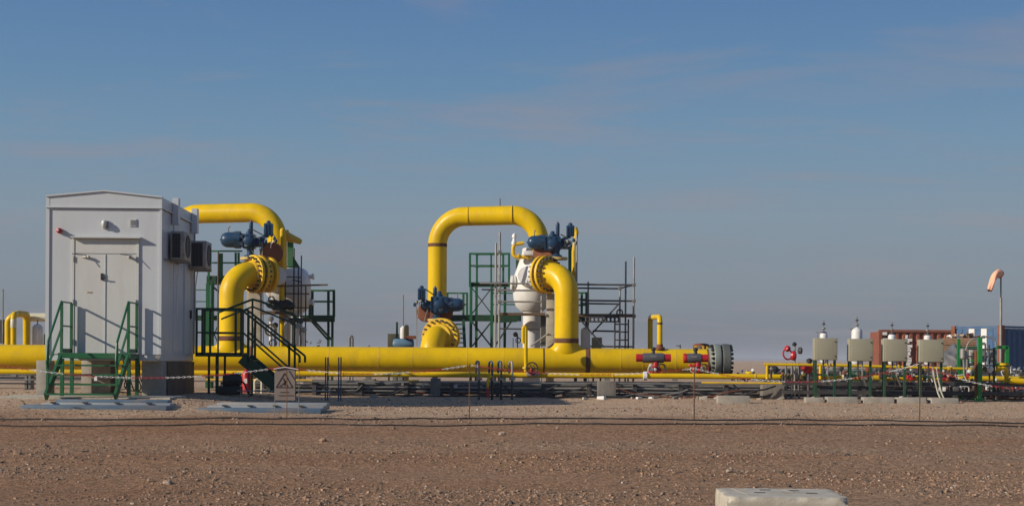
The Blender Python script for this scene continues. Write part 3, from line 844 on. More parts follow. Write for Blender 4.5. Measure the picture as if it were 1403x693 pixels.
actuator_hi(vC, 41.2, 1, 1, dict(drum=(584, 428), dr=13, neck=((0, 424), (598, 437)), yoke=(602, 417.5), yw=23, yh=23, can=(627, 417.5), cr=9, dir=1, tilt=-.2,
            cyl=((596, 393), (596, 408)), box=(572.5, 395, 583, 411), rod=((583, 396), (596, 405)), bits=[(571, 414), (577, 412), (584, 413), (568, 417), (580, 416)],
            tubes=[[(570, 418), (571, 440), (571, 474)], [(575, 414), (574, 425), (572, 436)], [(586, 424), (581, 440)]]))
lathe_px('gear_housing', PRIM, vC, U(607, 428, 41.45), (.2, -1, 0), [(.05, -.1), (.27, -.1), (.28, .05), (.05, .06)], 24)
for t_, (px, py) in ((vA, (343, 354)), (vB, (764, 354)), (vC, (599, 438))):
    p = U(px, py, 40.75 if t_ is not vC else 41.2)
    MB().lathe([(.28, -.04), (.28, .03), (.12, .03)], p, (0, 0, 1), 24).build('mounting_plate', OCH, t_)

# ================================================================== LOOPS
def loop(name, label, base, P, r, br, bands, m=YEL):
    t = thing(name, label, 'pipe', base, 'yellow loop pipes')
    tube('pipe', m, t, fillet(P, br, 14), r, 36)
    for (c, ax, wd, mm) in bands: band(t, c, ax, r, wd, mm)
    return t
r2 = .275
zt = U(665, 295, 42).z
xL, xR = hx(598.5, 42.6), hx(738, 41.7)
gC = pC + dC * 2.3
bl = [((xL, 42.6, U(598, 336, 42.6).z), (0, 0, 1), .10, RUST), ((hx(640, 42.4), 42.3, zt), (1, 0, 0), .014, YELD), ((hx(700, 42.0), 41.9, zt), (1, 0, 0), .014, YELD)]
loop('loop_pipe', 'tall yellow inverted U pipe standing free in the middle', (xL, 42.6, 0),
     [(pC.x + .30, 41.35, pC.z), (xL, 42.6, pC.z), (xL, 42.6, zt), (xR, 41.7, zt), (xR, 41.7, U(738, 352, 41.7).z)], r2, .82, bl)
tag(tube('vent_rod', STEEL, None, [U(685, 283, 42), U(685, 272, 42)], .02, 6), 'tiny vent rod on top of the middle loop pipe', 'vent')
zt2 = U(300, 291.5, 42).z
xR2, xL2 = hx(379, 41.7), hx(236, 42.6)
loop('loop_pipe', 'tall yellow inverted U pipe partly hidden behind the white cabin', (xR2, 41.7, 0),
     [(xL2, 42.6, .2), (xL2, 42.6, zt2), (xR2, 41.7, zt2), (xR2, 41.7, U(379, 368, 41.7).z)], r2, .82,
     [((hx(273, 42.3), 42.37, zt2), (1, -.02, 0), .014, YELD), ((hx(335, 42), 41.98, zt2), (1, -.02, 0), .014, YELD)])

# white vessels
def vessel_b():
    c = U(729, 392, 41.85)
    g = G(c.x, c.y)
    t = thing('separator_vessel', 'bulbous white vessel on a white leg behind the right riser', 'vessel', (c.x, c.y, g))
    s = 41.75 / F
    zz = lambda py: U(727, py, 41.75).z
    MB().lathe([(.10, zz(426)), (.32, zz(426)), (.46, zz(420)), (.53, zz(410)), (.555, zz(397)), (.54, zz(385)), (.50, zz(375)), (.44, zz(367)), (.38, zz(359)), (.31, zz(350)), (.28, zz(340))], (c.x, c.y, 0), (0, 0, 1), 36).build('body', WHV, t)
    MB().lathe([(.29, g), (.29, g + .03), (.26, g + .04), (.26, zz(424))], (c.x, c.y, 0), (0, 0, 1), 30).build('support_leg', WHV, t)
    MB().lathe([(.26, -.25), (.17, 0), (.17, .08), (.22, .09), (.22, .14), (.05, .15)], U(710, 388, 41.7), (-1, -.12, 0), 26).build('nozzle', WHV, t)
    MB().lathe([(.22, 0), (.22, .05), (.1, .06)], U(710, 388, 41.7) + V((-.158, -.02, 0)), (-1, -.12, 0), 26).build('nozzle_cover', WHV, t)
    band(t, (c.x, c.y, zz(397)), (0, 0, 1), .554, .02, WHV, 'weld_seam')
    MB().box(U(724, 347, 41.3), (.28, .3, .12), None, .02).build('label_plate', CWHT, t)
    # hub line to the valve
    tube('inlet', WHV, t, [U(727, 385, 41.7), pB + dB * 1.5], .27, 26)
    return t
vessel_b()
def vessel_a():
    c = U(398, 398, 42.3)
    g = G(c.x, c.y)
    t = thing('separator_vessel', 'white vessel with a domed right end behind the left riser', 'vessel', (c.x, c.y, g))
    MB().lathe([(.2, -.55), (.6, -.5), (.66, -.3), (.66, .25), (.64, .38), (.56, .48), (.40, .55), (.2, .585), (.02, .59)], c, (1, .1, 0), 36).build('body', WHV, t)
    MB().lathe([(.24, g), (.2, g + .03), (.2, c.z - .5)], (c.x + .05, c.y, 0), (0, 0, 1), 24).build('support_leg', WHV, t)
    for dy_ in (.30, -.27):
        MB().lathe([(.03, 0), (.06, .0), (.06, .10), (.09, .11), (.09, .15), (.01, .15)], c + V((.54, -.1, dy_ * 1.3)), (1, -.1, .1), 14).build('nozzle', WHV, t)
    band(t, c + V((.27, .027, 0)), (1, .1, 0), .66, .02, WHV, 'weld_seam')
    tube('inlet', WHV, t, [pA + dA * 1.5, c + V((-.45, -.05, 0))], .27, 26)
    for x in (-.22, .22):
        tube('drain_leg', WHV, t, [c + V((x + .1, -.2, -.6)), V((c.x + x + .1, c.y - .2, g))], .07, 14)
    return t
vessel_a()

# concrete columns behind the risers
tag(pbox('concrete_column', CONCL, None, 748, 402, 759.5, 541, 40.75, .3, .01), 'flat pale concrete column left of the right riser', 'column', 'columns behind the risers')
tag(pbox('concrete_column', CONCL, None, 337, 397, 357, 541, 40.9, .3, .01), 'flat pale concrete column right of the left riser', 'column', 'columns behind the risers')

# small lines round the loops
t = thing('drain_line', 'thin yellow upright drain pipe in front of the left white vessel', 'pipe', gnd(387, 41.2))
ptube('pipe', YEL, t, [(387, 316), (387, 364), (386, 380), (386, 480)], 41.2, .075, 14)
MB().ball(U(387, 316, 41.2), .075, n=12).build('cap', YEL, t)
t = thing('vent_stub', 'dusty yellow capped stub pointing right from the left loop', 'pipe', U(396, 332, 41.9))
tube('pipe', YELD, t, [U(384, 319, 41.8), U(398, 326, 41.8), U(410, 330.5, 41.8), U(413, 332, 41.8)], [.14, .12, .085, .06], 16)
MB().lathe([(.17, 0), (.17, .06), (.1, .07)], U(390, 322, 41.8), (.8, 0, -.35), 16).build('flange', YELD, t)
t = thing('vent_line', 'thin yellow vent pipe with white valve left of the right actuator', 'pipe', U(712, 352, 41.4))
tube('pipe', YELD, t, fillet([U(728, 352, 41.4), U(703, 352, 41.4), U(703, 335, 41.4), U(718, 333, 41.4)], .12, 5), .055, 12)
MB().lathe([(.05, 0), (.07, .02), (.07, .10), (.05, .12), (.04, .2), (.07, .22), (.06, .3), (.02, .34)], U(704, 336, 41.4), (.05, 0, 1), 12).build('relief_valve', CWHT, t)
for x in (709, 722): MB().lathe([(.10, 0), (.10, .04), (.02, .05)], U(x, 352, 41.4), (1, 0, 0), 14).build('flange', YELD, t)
t = thing('blowdown_post', 'yellow pipe and green post standing right of the right actuator', 'pipe', gnd(787, 41.6))
tube('pipe', YEL, t, fillet([U(786, 480, 41.6), U(786, 345, 41.6), U(790, 318, 41.6), U(788, 312, 41.6)], .1, 4), .06, 12)
bar('post', GRN, t, U(781, 480, 41.9), U(781, 330, 41.9), .10)
tube('riser_tube', GALV, t, [U(790, 480, 41.5), U(790, 322, 41.5)], .028, 8)
t = thing('bracket_arm', 'dark green bracket standing on the left of the right vessel', 'bracket', U(708, 372, 41.9))
bar('upright', DGRN, t, U(709, 356, 41.9), U(709, 377, 41.9), .09)
MB().prism([U(706, 376, 41.9), U(722, 372, 41.9), U(722, 378, 41.9), U(706, 380, 41.9)], (0, .1, 0)).build('foot', DGRN, t)
t = thing('bracket_arm', 'dark green post bracket above the left white vessel', 'bracket', U(398, 360, 42.6))
bar('upright', GRN, t, U(398, 326, 42.6), U(398, 365, 42.6), .16)
bar('crossbar', GRN, t, U(391, 327, 42.6), U(403, 327, 42.6), .08)
MB().prism([U(392, 366, 42.6), U(402, 352, 42.6), U(412, 368, 42.6)], (0, .08, 0)).build('gusset', DGRN, t)

# ================================================================== GREEN PLATFORMS
def xbrace(par, a, b, c, d, wd, m=DGRN):
    bar('brace', m, par, a, d, wd, wd * .6); bar('brace', m, par, V(b) + V((0, .06, 0)), V(c) + V((0, .06, 0)), wd, wd * .6)
t = thing('access_tower', 'two level green access platform with X braces behind the middle loop', 'platform', gnd(668, 44.5))
Yf, Yb = 44.0, 45.8
def gp(px, py, Y=Yf): return U(px, py, Y)
for px, Y in ((644, Yf), (697.5, Yf), (653.5, Yb), (689.5, Yb)):
    bar('post', GRN, t, gp(px, 393, Y), gp(px, 347, Y), .065)
bar('post', GRN, t, gp(673, 391, Yf), gp(673, 348, Yf), .05)
for y in (347.5, 364):
    bar('rail', GRN, t, gp(643, y), gp(698.5, y), .05)
    bar('rail', GRN, t, gp(653, y + 1, Yb), gp(690, y + 1, Yb), .045)
    bar('rail', GRN, t, gp(644, y), gp(653.5, y + 1, Yb), .045)
    bar('rail', GRN, t, gp(697.5, y), gp(689.5, y + 1, Yb), .045)
MB().prism([gp(643, 386.5), gp(698.5, 386.5), gp(698.5, 393), gp(643, 393)], (0, .08, 0)).build('deck_edge', DGRN, t)
MB().prism([gp(643, 391), gp(698.5, 391), gp(690, 391, Yb), gp(652, 391, Yb)], (0, 0, .05)).build('deck', DGRN, t)
for px, Y in ((645.5, Yf), (674, Yf), (653, Yb), (692, Yb)):
    p = gp(px, 393, Y); bar('leg', GRN, t, (p.x, Y, G(p.x, Y)), p, .085)
xbrace(t, gp(647, 395), gp(673, 395), gp(647, 429), gp(673, 429), .05)
xbrace(t, gp(647, 441), gp(673, 441), gp(647, 474), gp(673, 474), .075)
xbrace(t, gp(676, 441), gp(700, 441), gp(678, 474), gp(708, 440), .075)
MB().prism([gp(612, 432), gp(714, 432), gp(714, 440), gp(612, 440)], (0, .08, 0)).build('lower_deck_edge', DGRN, t)
MB().prism([gp(612, 433, Yf + .1), gp(714, 433, Yf + .1), gp(712, 433, Yb), gp(615, 433, Yb)], (0, 0, .04)).build('lower_deck', GRN, t)
for y in (401.5, 417):
    bar('lower_rail', GRN, t, gp(612, y), gp(641, y), .045)
    bar('lower_rail', GRN, t, gp(674, y), gp(714, y), .035)
for px in (613, 635, 640): bar('lower_post', GRN, t, gp(px, 432), gp(px, 401), .065)
for px, px2 in ((635, 637), (613, 614)):
    bar('stair_stringer', DGRN, t, gp(px, 440, Yf - .1), gp(px2, 480, Yf - 1.2), .08, .16)
for k in range(6):
    y = 444 + k * 6.3
    a = gp(613.5, y, Yf - .15 - k * .17); b = gp(635.5, y, Yf - .15 - k * .17)
    MB().box((a + b) / 2, (b.x - a.x, .16, .035)).build('tread', DGRN, t)

t = thing('access_platform', 'short green railed platform right of the right riser', 'platform', gnd(798, 43))
for px in (789, 797, 803.5): bar('post', GRN, t, U(px, 432, 43), U(px, 400.5, 43), .07)
bar('post', DGRN, t, U(805, 445, 43.2), U(805, 403, 43.2), .09)
for y in (401, 410, 418): bar('rail', GRN, t, U(786, y, 43), U(805, y, 43), .045)
pbox('deck', DGRN, t, 786, 432, 806, 440, 43, .9)
for px in (789, 804): 
    p = U(px, 440, 43.2); bar('leg', DGRN, t, p, (p.x, 43.2, G(p.x, 43.2)), .09)

t = thing('access_platform', 'tall green platform frame between the cabin and the left riser', 'platform', gnd(300, 43.6))
Yp = 43.4
for px, y0 in ((286, 344), (301, 347), (304, 347), (323, 346), (327, 346)): bar('post', GRN, t, U(px, y0, Yp), U(px, 382, Yp), .06)
for y in (344, 360): bar('rail', GRN, t, U(283, y, Yp), U(332, y, Yp), .045)
pbox('deck', DGRN, t, 283, 378, 334, 388, Yp, 1.0)
for px in (285, 291, 325):
    p = U(px, 388, Yp); bar('leg', GRN, t, p, (p.x, Yp, G(p.x, Yp)), .10 if px < 300 else .07)
bar('brace', DGRN, t, U(288, 389, Yp), U(300, 400, Yp), .05)
xbrace(t, U(287, 440, Yp), U(300, 440, Yp), U(287, 474, Yp), U(300, 474, Yp), .04)
for y in (397, 413): bar('lower_rail', GRN, t, U(262, y, Yp), U(285, y, Yp), .03)
pbox('lower_deck', DGRN, t, 262, 432, 300, 438, Yp, .8)

t = thing('cantilever_platform', 'green railed platform with raking struts right of the left white vessel', 'platform', gnd(452, 43.6))
Yp = 43.2; Yq = 44.3
for px, Y in ((424.5, Yp), (450, Yq), (457.5, Yp), (428, Yq)): bar('post', DGRN, t, U(px, 434, Y), U(px, 397, Y), .075)
for y in (398, 413):
    bar('rail', GRN, t, U(424, y, Yp), U(458, y, Yp), .055); bar('rail', GRN, t, U(428, y, Yq), U(450, y, Yq), .05)
    bar('rail', GRN, t, U(457.5, y, Yp), U(450, y, Yq), .05)
pbox('deck_edge', DGRN, t, 412, 433, 458.5, 440.5, Yp, .08)
MB().prism([U(412, 434, Yp + .1), U(458, 434, Yp + .1), U(450, 434, Yq), U(412, 434, Yq)], (0, 0, .05)).build('deck', GRN, t)
for a, b in (((427, 440), (450, 466)), ((431, 440), (454, 465))): bar('strut', DGRN, t, U(*a, Yp), U(*b, Yp + .3), .05)
for px in (450, 455.5):
    p = U(px, 440, Yp + .3); bar('leg', DGRN, t, p, (p.x, Yp + .3, G(p.x, Yp + .3)), .07)

# ================================================================== SCAFFOLDS
def pole(par, px, y0, Y, r=.027, m=GALV, name='upright'):
    p = U(px, y0, Y); tube(name, m, par, [(p.x, Y, G(p.x, Y)), p], r, 8)
def couple(par, px, py, Y): MB().box(U(px, py, Y - .02), (.10, .11, .09), None, .015).build('coupler', STEEL, par)
t = thing('scaffold', 'tube scaffold with boards in front of the right white vessel', 'scaffold', gnd(690, 40.7))
Ys = 40.62
pole(t, 684.8, 318, Ys, .032); pole(t, 679.5, 333, Ys + .05, .032); pole(t, 742, 405, Ys + .4, .027)
for (x0, x1, y) in ((657, 736, 388), (680, 734, 397.5), (682, 742, 413)): ptube('ledger', GALV, t, [(x0, y), (x1, y + .4)], Ys - .06, .024)
ptube('ledger', DSTL, t, [(660, 396.5), (700, 397)], 42.6, .024); ptube('ledger', DSTL, t, [(684, 450), (740, 451)], Ys, .02)
ptube('raker', GALV, t, [(727, 474), (752, 456)], Ys - .03, .024)
for k in range(3): pbox('board', PLANK, t, 684, 428.5 + .2 * k, 747, 431.5 + .2 * k, Ys + .08 + k * .24, .22)
pbox('hanging_plate', DSTL, t, 741, 432, 748, 474, Ys + .35, .05)
for px, y in ((684.8, 388), (684.8, 397.5), (684.8, 413), (679.5, 388), (684.8, 345)): couple(t, px, y, Ys)

t = thing('scaffold', 'tall tube scaffold with ladder right of the right riser', 'scaffold', gnd(850, 41.5))
Y1, Y2 = 40.9, 42.3
pole(t, 868.6, 352, Y1, .03); pole(t, 857.5, 358, Y2, .027); pole(t, 849.5, 392, Y1, .027); pole(t, 806, 386, Y2, .025)
for (x0, x1, y, Y, m) in ((786, 869, 389.5, Y1, DSTL), (790, 850, 394.5, Y2, DSTL), (795, 869, 411.5, Y1, DSTL), (795, 850, 415.5, Y2, DSTL), (812, 850, 453, Y2, DSTL), (795, 868, 474, Y2, DSTL)):
    ptube('ledger', m, t, [(x0, y), (x1, y + .8)], Y, .025)
ptube('transom', DSTL, t, [(849, 395, Y2), (868, 390.5, Y1)], Y1, .022)
ptube('brace', DSTL, t, [(810, 458), (848, 416)], Y2, .022)
ptube('brace', DSTL, t, [(790, 432), (828, 476)], Y1, .022)
for k in range(3): pbox('board', PLANK, t, 793, 430 + .1 * k, 868, 433.5 + .1 * k, Y1 + .1 + k * .42, .38)
for y in (434.5, 440.5): ptube('truss_chord', DSTL, t, [(800, y), (850, y)], Y1, .022)
for k in range(9): ptube('truss_web', DSTL, t, [(803 + k * 5.6, 434.5), (803 + k * 5.6, 440.5)], Y1, .03)
ld = MB()
for px in (842.5, 861): 
    p = U(px, 437, Y1 + .2); tube('ladder_stile', DSTL, t, [(p.x, Y1 + .2, G(p.x, Y1)), p], .022, 8)
for y in (444, 454.5, 465.5): ptube('ladder_rung', DSTL, t, [(842.5, y), (861, y)], Y1 + .2, .018)
MB().torus(U(849, 428, Y1 - .05), (0, 1, 0), .08, .02, 16, 6).build('pulley', BLK, t)
for px, y, Y in ((868.6, 390, Y1), (868.6, 412, Y1), (849.5, 394.5, Y1), (868.6, 433, Y1)): couple(t, px, y, Y)

t = thing('scaffold', 'thin dark scaffold tubes and planks by the left white vessel', 'scaffold', gnd(405, 41))
Y1 = 41.15
pole(t, 413, 350, Y1, .018, DSTL); pole(t, 403, 340, Y1 + .3, .022, DSTL); pole(t, 299, 345, 42.2, .022, PLANK)
ptube('ledger', PLANK, t, [(378, 392), (449, 390)], Y1 - .05, .024)
ptube('ledger', DSTL, t, [(380, 379), (413, 380)], Y1, .018)
pbox('board', PLANK, t, 358, 426, 400, 430, Y1 - .3, .4)
ptube('raker', DGRN, t, [(404, 430), (414, 470)], Y1, .02)
for pts in ([(400, 383), (412, 386)], [(398, 432), (416, 433)]): ptube('ledger', DSTL, t, pts, Y1 + .1, .018)
for px, y0, Yk in ((391, 372, 41.3), (409, 366, 41.5), (419, 392, 41.4)): pole(t, px, y0, Yk, .02, DSTL)
for (x0, x1, y) in ((386, 424, 402), (388, 422, 421), (384, 426, 436)): ptube('ledger', DSTL, t, [(x0, y), (x1, y + .5)], 41.3, .018)
pbox('board', PLANK, t, 386, 437, 424, 440, 41.1, .5)
t = thing('folded_tarp', 'dark bundle of tarpaulin on the scaffold below the left vessel', 'tarpaulin', U(383, 418, 41))
m_ = MB()
for k in range(7): m_.ball(U(371 + k * 4.6 + random.uniform(-1, 1), 418 + random.uniform(-2.5, 2.5), 41), .13, (1.1, 1, .8 + random.random() * .4), 10)
m_.build('cloth', BLK, t)
MB().torus(U(372, 410, 40.85), (0, 1, .2), .08, .02, 16, 6).build('rope_coil', DSTL, t)

# clutter in front of the left vessel: small valves and tubes
t = thing('instrument_rack', 'cluster of small silver valves and tubes under the left white vessel', 'instruments', gnd(385, 40.9))
for k, (px, y0) in enumerate(((371, 437), (377, 446), (392, 436), (401, 442), (408, 447), (412, 440), (416, 452))):
    p = U(px, y0, 40.9 + .1 * (k % 3)); tube('tube', GALV if k % 2 else WHV, t, [(p.x, p.y, G(p.x, p.y)), p], .03 if k % 2 else .045, 10)
    MB().lathe([(.03, 0), (.08, .02), (.08, .07), (.03, .09)], p, (.3, -1, .2), 12).build('gauge', DSTL if k % 2 else GALV, t)
MB().torus(U(371, 452, 40.7), (.2, -1, 0), .15, .03, 18, 6).build('handwheel', OCH, t)
MB().torus(U(374, 470, 40.7), (.2, -1, 0), .10, .02, 18, 6).build('handwheel', STEEL, t)
tube('post', CREAM, t, [U(347.5, 478, 40.6), U(347.5, 448, 40.6)], .03, 8)

# ================================================================== PIPES AND RACK IN FRONT OF THE HEADER
def zline(px, py, Y): return U(px, py, Y).z
GY = 38.6
t = thing('fuel_gas_pipe', 'slim bright yellow pipe running along the front of the header', 'pipeline', gnd(500, GY))
zc = zline(701, 513.5, GY)
tube('pipe', YEL, t, [(hx(-160, GY), GY, zc), (hx(400, GY), GY, zc), (hx(1010, GY), GY, zc), (hx(1140, GY), GY, zc - .01), (hx(1500, GY), GY, zc - .02)], .072, 18)
for px in (470, 690, 840, 1035): band(t, (hx(px, GY), GY, zc), (1, 0, 0), .072, .05, YELD)
for px in (20, 505, 596, 832, 925, 1060, 1210, 1330): box('pipe_shoe', STEEL, t, (hx(px, GY), GY, zc - .10), (.14, .14, .06))
for px in (884, 1163): MB().lathe([(.08, -.05), (.12, -.045), (.12, .045), (.08, .05)], (hx(px, GY), GY, zc), (1, 0, 0), 18).build('flange', CWHT, t)
t = thing('drain_pipe', 'thinner yellow pipe just below the slim front pipe', 'pipeline', gnd(400, GY - .3))
z2 = zline(701, 522.5, GY - .25)
for a, b in ((285, 430), (560, 575), (960, 1100), (1190, 1450)): tube('pipe', YELD, t, [(hx(a, GY), GY - .25, z2), (hx(b, GY), GY - .25, z2)], .03, 12)
tube('pipe', STEEL, t, [(hx(-150, GY), GY - .25, z2 - .035), (hx(1500, GY), GY - .25, z2 - .035)], .022, 10)

t = thing('pipe_rack', 'low steel rack of small grey lines under the yellow header, shade put into its dark colour', 'pipe rack', gnd(700, 39))
rows = [(GY + .15, 527, .045, STEEL), (GY + .5, 529, .05, DSTL), (GY - .05, 531.5, .03, GALV), (GY + .3, 534, .05, DSTL), (GY - .1, 536, .022, STEEL), (GY + .6, 524, .05, DSTL), (GY + .1, 538.5, .03, DSTL)]  # dark rows have the shade below the pipes put into their colour
for Y, py, r, m in rows:
    z = zline(701, py, Y)
    x0, x1 = hx(290 + random.uniform(0, 40), Y), hx(1480, Y)
    k = 14
    tube('line', m, t, [(x0 + (x1 - x0) * i / k, Y + .03 * random.uniform(-1, 1), z + .012 * random.uniform(-1, 1)) for i in range(k + 1)], r, 10)
for px in range(310, 1440, 62):
    x = hx(px, GY + .3)
    box('sleeper', DSTL, t, (x, GY + .3, .0), (.10, 1.0, .40))
for px in range(330, 1420, 37):
    x = hx(px + random.uniform(-10, 10), GY)
    box('clamp', random.choice([GALV, DSTL, WHV, STEEL]), t, (x, GY - .14 + random.uniform(0, .3), random.uniform(.02, .2)), (random.uniform(.04, .15), .08, random.uniform(.05, .12)))
hs = thing('cable_run', 'untidy black hoses and cables strewn along the ground under the header', 'cables', gnd(800, 38.2))
rr = random.Random(31)
for k in range(34):
    x = hx(rr.uniform(430, 1360), 38.4); L0 = rr.uniform(.8, 3.2); Yk = rr.uniform(37.6, 39.6); z_ = rr.uniform(.0, .38)
    P = []
    for i_ in range(10):
        xx = x + L0 * i_ / 9; gz_ = G(xx, Yk)
        P.append((xx, Yk + .22 * noise.noise(V((xx * 1.5, k, 0))), max(gz_ + .02, gz_ + z_ * (1 - .8 * math.sin(math.pi * i_ / 9)) + .12 * noise.noise(V((xx * 2, k, 5))))))
    tube('hose', rr.choice([BLK, BLK, BLK, DSTL, PRIM, STEEL]), hs, P, rr.uniform(.012, .03), 7)
rb = thing('rubble_heap', 'broken concrete and stones lying in the shade under the pipe rack', 'rubble', gnd(900, 38))
for k in range(90):
    px = rr.choice([rr.uniform(470, 1000), rr.uniform(840, 1010), rr.uniform(1000, 1400)]); Yk = rr.uniform(37.2, 39.4); g = gnd(px, Yk); q = rr.uniform(.03, .11)
    MB().box(g + V((0, 0, q * .3)), (q * rr.uniform(.8, 2.2), q, q * rr.uniform(.5, 1)), Matrix.Rotation(rr.uniform(-1, 1), 3, 'Z') @ Matrix.Rotation(rr.uniform(-.4, .4), 3, 'Y'), q * .12).build('lump', rr.choice([CONC, CONCL, ROCK, CONCD, WHV]), rb)
tl = thing('pipe_rack', 'low grey pipe lines beside the yellow pipe left of the cabin', 'pipe rack', gnd(20, 39))
for Y, py, r, m in ((GY, 512.5, .045, STEEL), (GY + .3, 518, .05, DSTL), (GY - .3, 525, .02, BLK)):
    z = zline(20, py, Y)
    tube('line', m, tl, [(hx(-160, Y), Y, z), (hx(130, Y), Y, z)], r, 10)
for px in (-20, 38, 43): box('support', STEEL, tl, (hx(px, GY), GY, .1), (.06, .3, .45))

def support(px, y0, wpx, Y, label):
    g = gnd(px, Y); a = U(px, y0, Y)
    tag(box('concrete_support', CONCD, None, (g.x, Y + .2, (a.z + g.z - .06) / 2), (wpx * Y / F, .4, a.z - g.z + .06), None, .015), label, 'support block', 'concrete supports under the pipes')
support(596.5, 518, 13, 38.2, 'tall concrete support block under the pipe below the middle valve')
support(505, 519, 18, 38.9, 'small concrete support block half in shade left of the middle valve')
support(832, 522, 25, 37.9, 'concrete support block under the pipe right of the right riser')
support(921, 526, 11, 39.4, 'shaded concrete support block under the red actuators')
support(1060, 527, 30, 38.0, 'broad concrete support block right of the blind flange')
support(352, 525, 14, 38.9, 'concrete support block behind the fire extinguisher')
# curbs on the ground
def curb(px, wpx, y0, Y, label):
    g = gnd(px, Y); a = U(px, y0, Y)
    tag(box('curb_block', CONC, None, (g.x, Y + .17, (a.z + g.z - .05) / 2), (wpx * Y / F, .34, a.z - g.z + .05), Matrix.Rotation(R(random.uniform(-3, 3)), 3, 'Z'), .02), label, 'curb block', 'concrete curbs on the ground')
curb(1006, 44, 542, 34.6, 'loose concrete curb lying alone below the blind flange')
for px, wd, lab in ((1117, 24, 'short concrete curb below the first beige cabinet'), (1155, 42, 'concrete curb below the gap right of the first beige cabinet'),
                    (1205, 42, 'concrete curb below the gap between the second and third beige cabinets'), (1250, 40, 'concrete curb below the gap left of the last beige cabinet'), (1295, 38, 'concrete curb at the foot of the last beige cabinet')):
    curb(px, wd, 544.6 + random.uniform(-1, .6), 35.6, lab)

# four small vent tubes in front of the header, pair on the left
def vent_tube(px, y0, y1, Y, m1, m2, label):
    a, g = U(px, y0, Y), gnd(px, Y)
    t = thing('vent_tube', label, 'vent', g, 'vent tubes in front of the header')
    mid = U(px, 519, Y)
    tube('stem', m1, t, [g, (g.x, Y, mid.z)], .032, 10)
    tube('hook', m2, t, fillet([V((g.x, Y, mid.z)), V((g.x, Y, a.z)), V((g.x - .08, Y + .12, a.z)), V((g.x - .08, Y + .12, a.z - .3))], .06, 5), .027, 10)
    MB().lathe([(.05, 0), (.08, .0), (.08, .06), (.05, .06)], (g.x, Y, mid.z - .03), (0, 0, 1), 12).build('collar', GALV, t)
    return t
BLUD = mat('blue_vent', (0.03, 0.07, 0.13), .45)
vent_tube(656.5, 495, 545, 37.2, DSTL, GALV, 'silver hooked vent tube, leftmost of the four in front of the header')
t = vent_tube(674.5, 495, 545, 37.2, BLK, BLUD, 'dark blue hooked vent tube beside the small yellow elbow')
tube('yellow_elbow', YEL, t, fillet([U(668.5, 530, 37.1), U(668.5, 519, 37.1), U(674, 514, 37.1)], .08, 4), .036, 12)
tube('red_cap', CRED, t, [U(668.5, 545, 37.1), U(668.5, 530, 37.1)], .036, 12)
vent_tube(687, 495, 545, 37.2, BLK, BLUD, 'dark blue hooked vent tube, third of the four in front of the header')
vent_tube(702, 495.5, 545, 37.2, DSTL, GALV, 'silver and black hooked vent tube, rightmost of the four')
for px, lab in ((447.5, 'pair of thin blue pegs in front of the header, the left pair'), (465.5, 'pair of thin blue pegs in front of the header, the right pair')):
    t = thing('marker_peg', lab, 'peg', gnd(px, 36.2), 'blue pegs')
    for d_ in (-1.3, 1.8):
        a = U(px + d_, 489, 36.2 + d_ * .1); tube('peg', BLUD, t, [(a.x, a.y, G(a.x, a.y)), a], .017, 8)
    bar('cross_tie', GALV, t, U(px - 1.3, 511, 36.1), U(px + 1.8, 511, 36.35), .03)

# yellow gas post with handwheel
t = thing('gas_post', 'slim double yellow post rising in front of the header left of the right riser', 'pipe', gnd(721, 38.9))
tube('post', YEL, t, fillet([U(720.5, 512, 38.9), U(720.5, 447, 38.9), U(717, 446.5, 38.9), U(717, 470, 38.9)], .06, 4), .05, 12)
MB().lathe([(.05, 0), (.09, 0), (.09, .05), (.05, .05)], U(720.5, 505, 38.9), (0, 0, 1), 12).build('flange', YELD, t)
hv = thing('hand_valve', 'small valve with a dark handwheel at the foot of the yellow post', 'valve', U(730, 515, 38.4))
MB().torus(U(729, 504, 38.4), (.2, -1, .1), .15, .018, 22, 6).build('handwheel', BLK, hv)
for k in range(3):
    an = k * math.pi / 3; c = U(729, 504, 38.4); q = V((math.cos(an), 0, math.sin(an))) * .15
    tube('spoke', BLK, hv, [c - q, c + q], .010, 6)
MB().lathe([(.06, 0), (.10, .02), (.10, .06), (.06, .10), (.05, .2)], U(729, 514, 38.5), (0, 0, 1), 14).build('bonnet', RED, hv)
MB().box(U(730, 512, 38.5), (.34, .14, .12), None, .03).build('valve_body', GALV, hv)

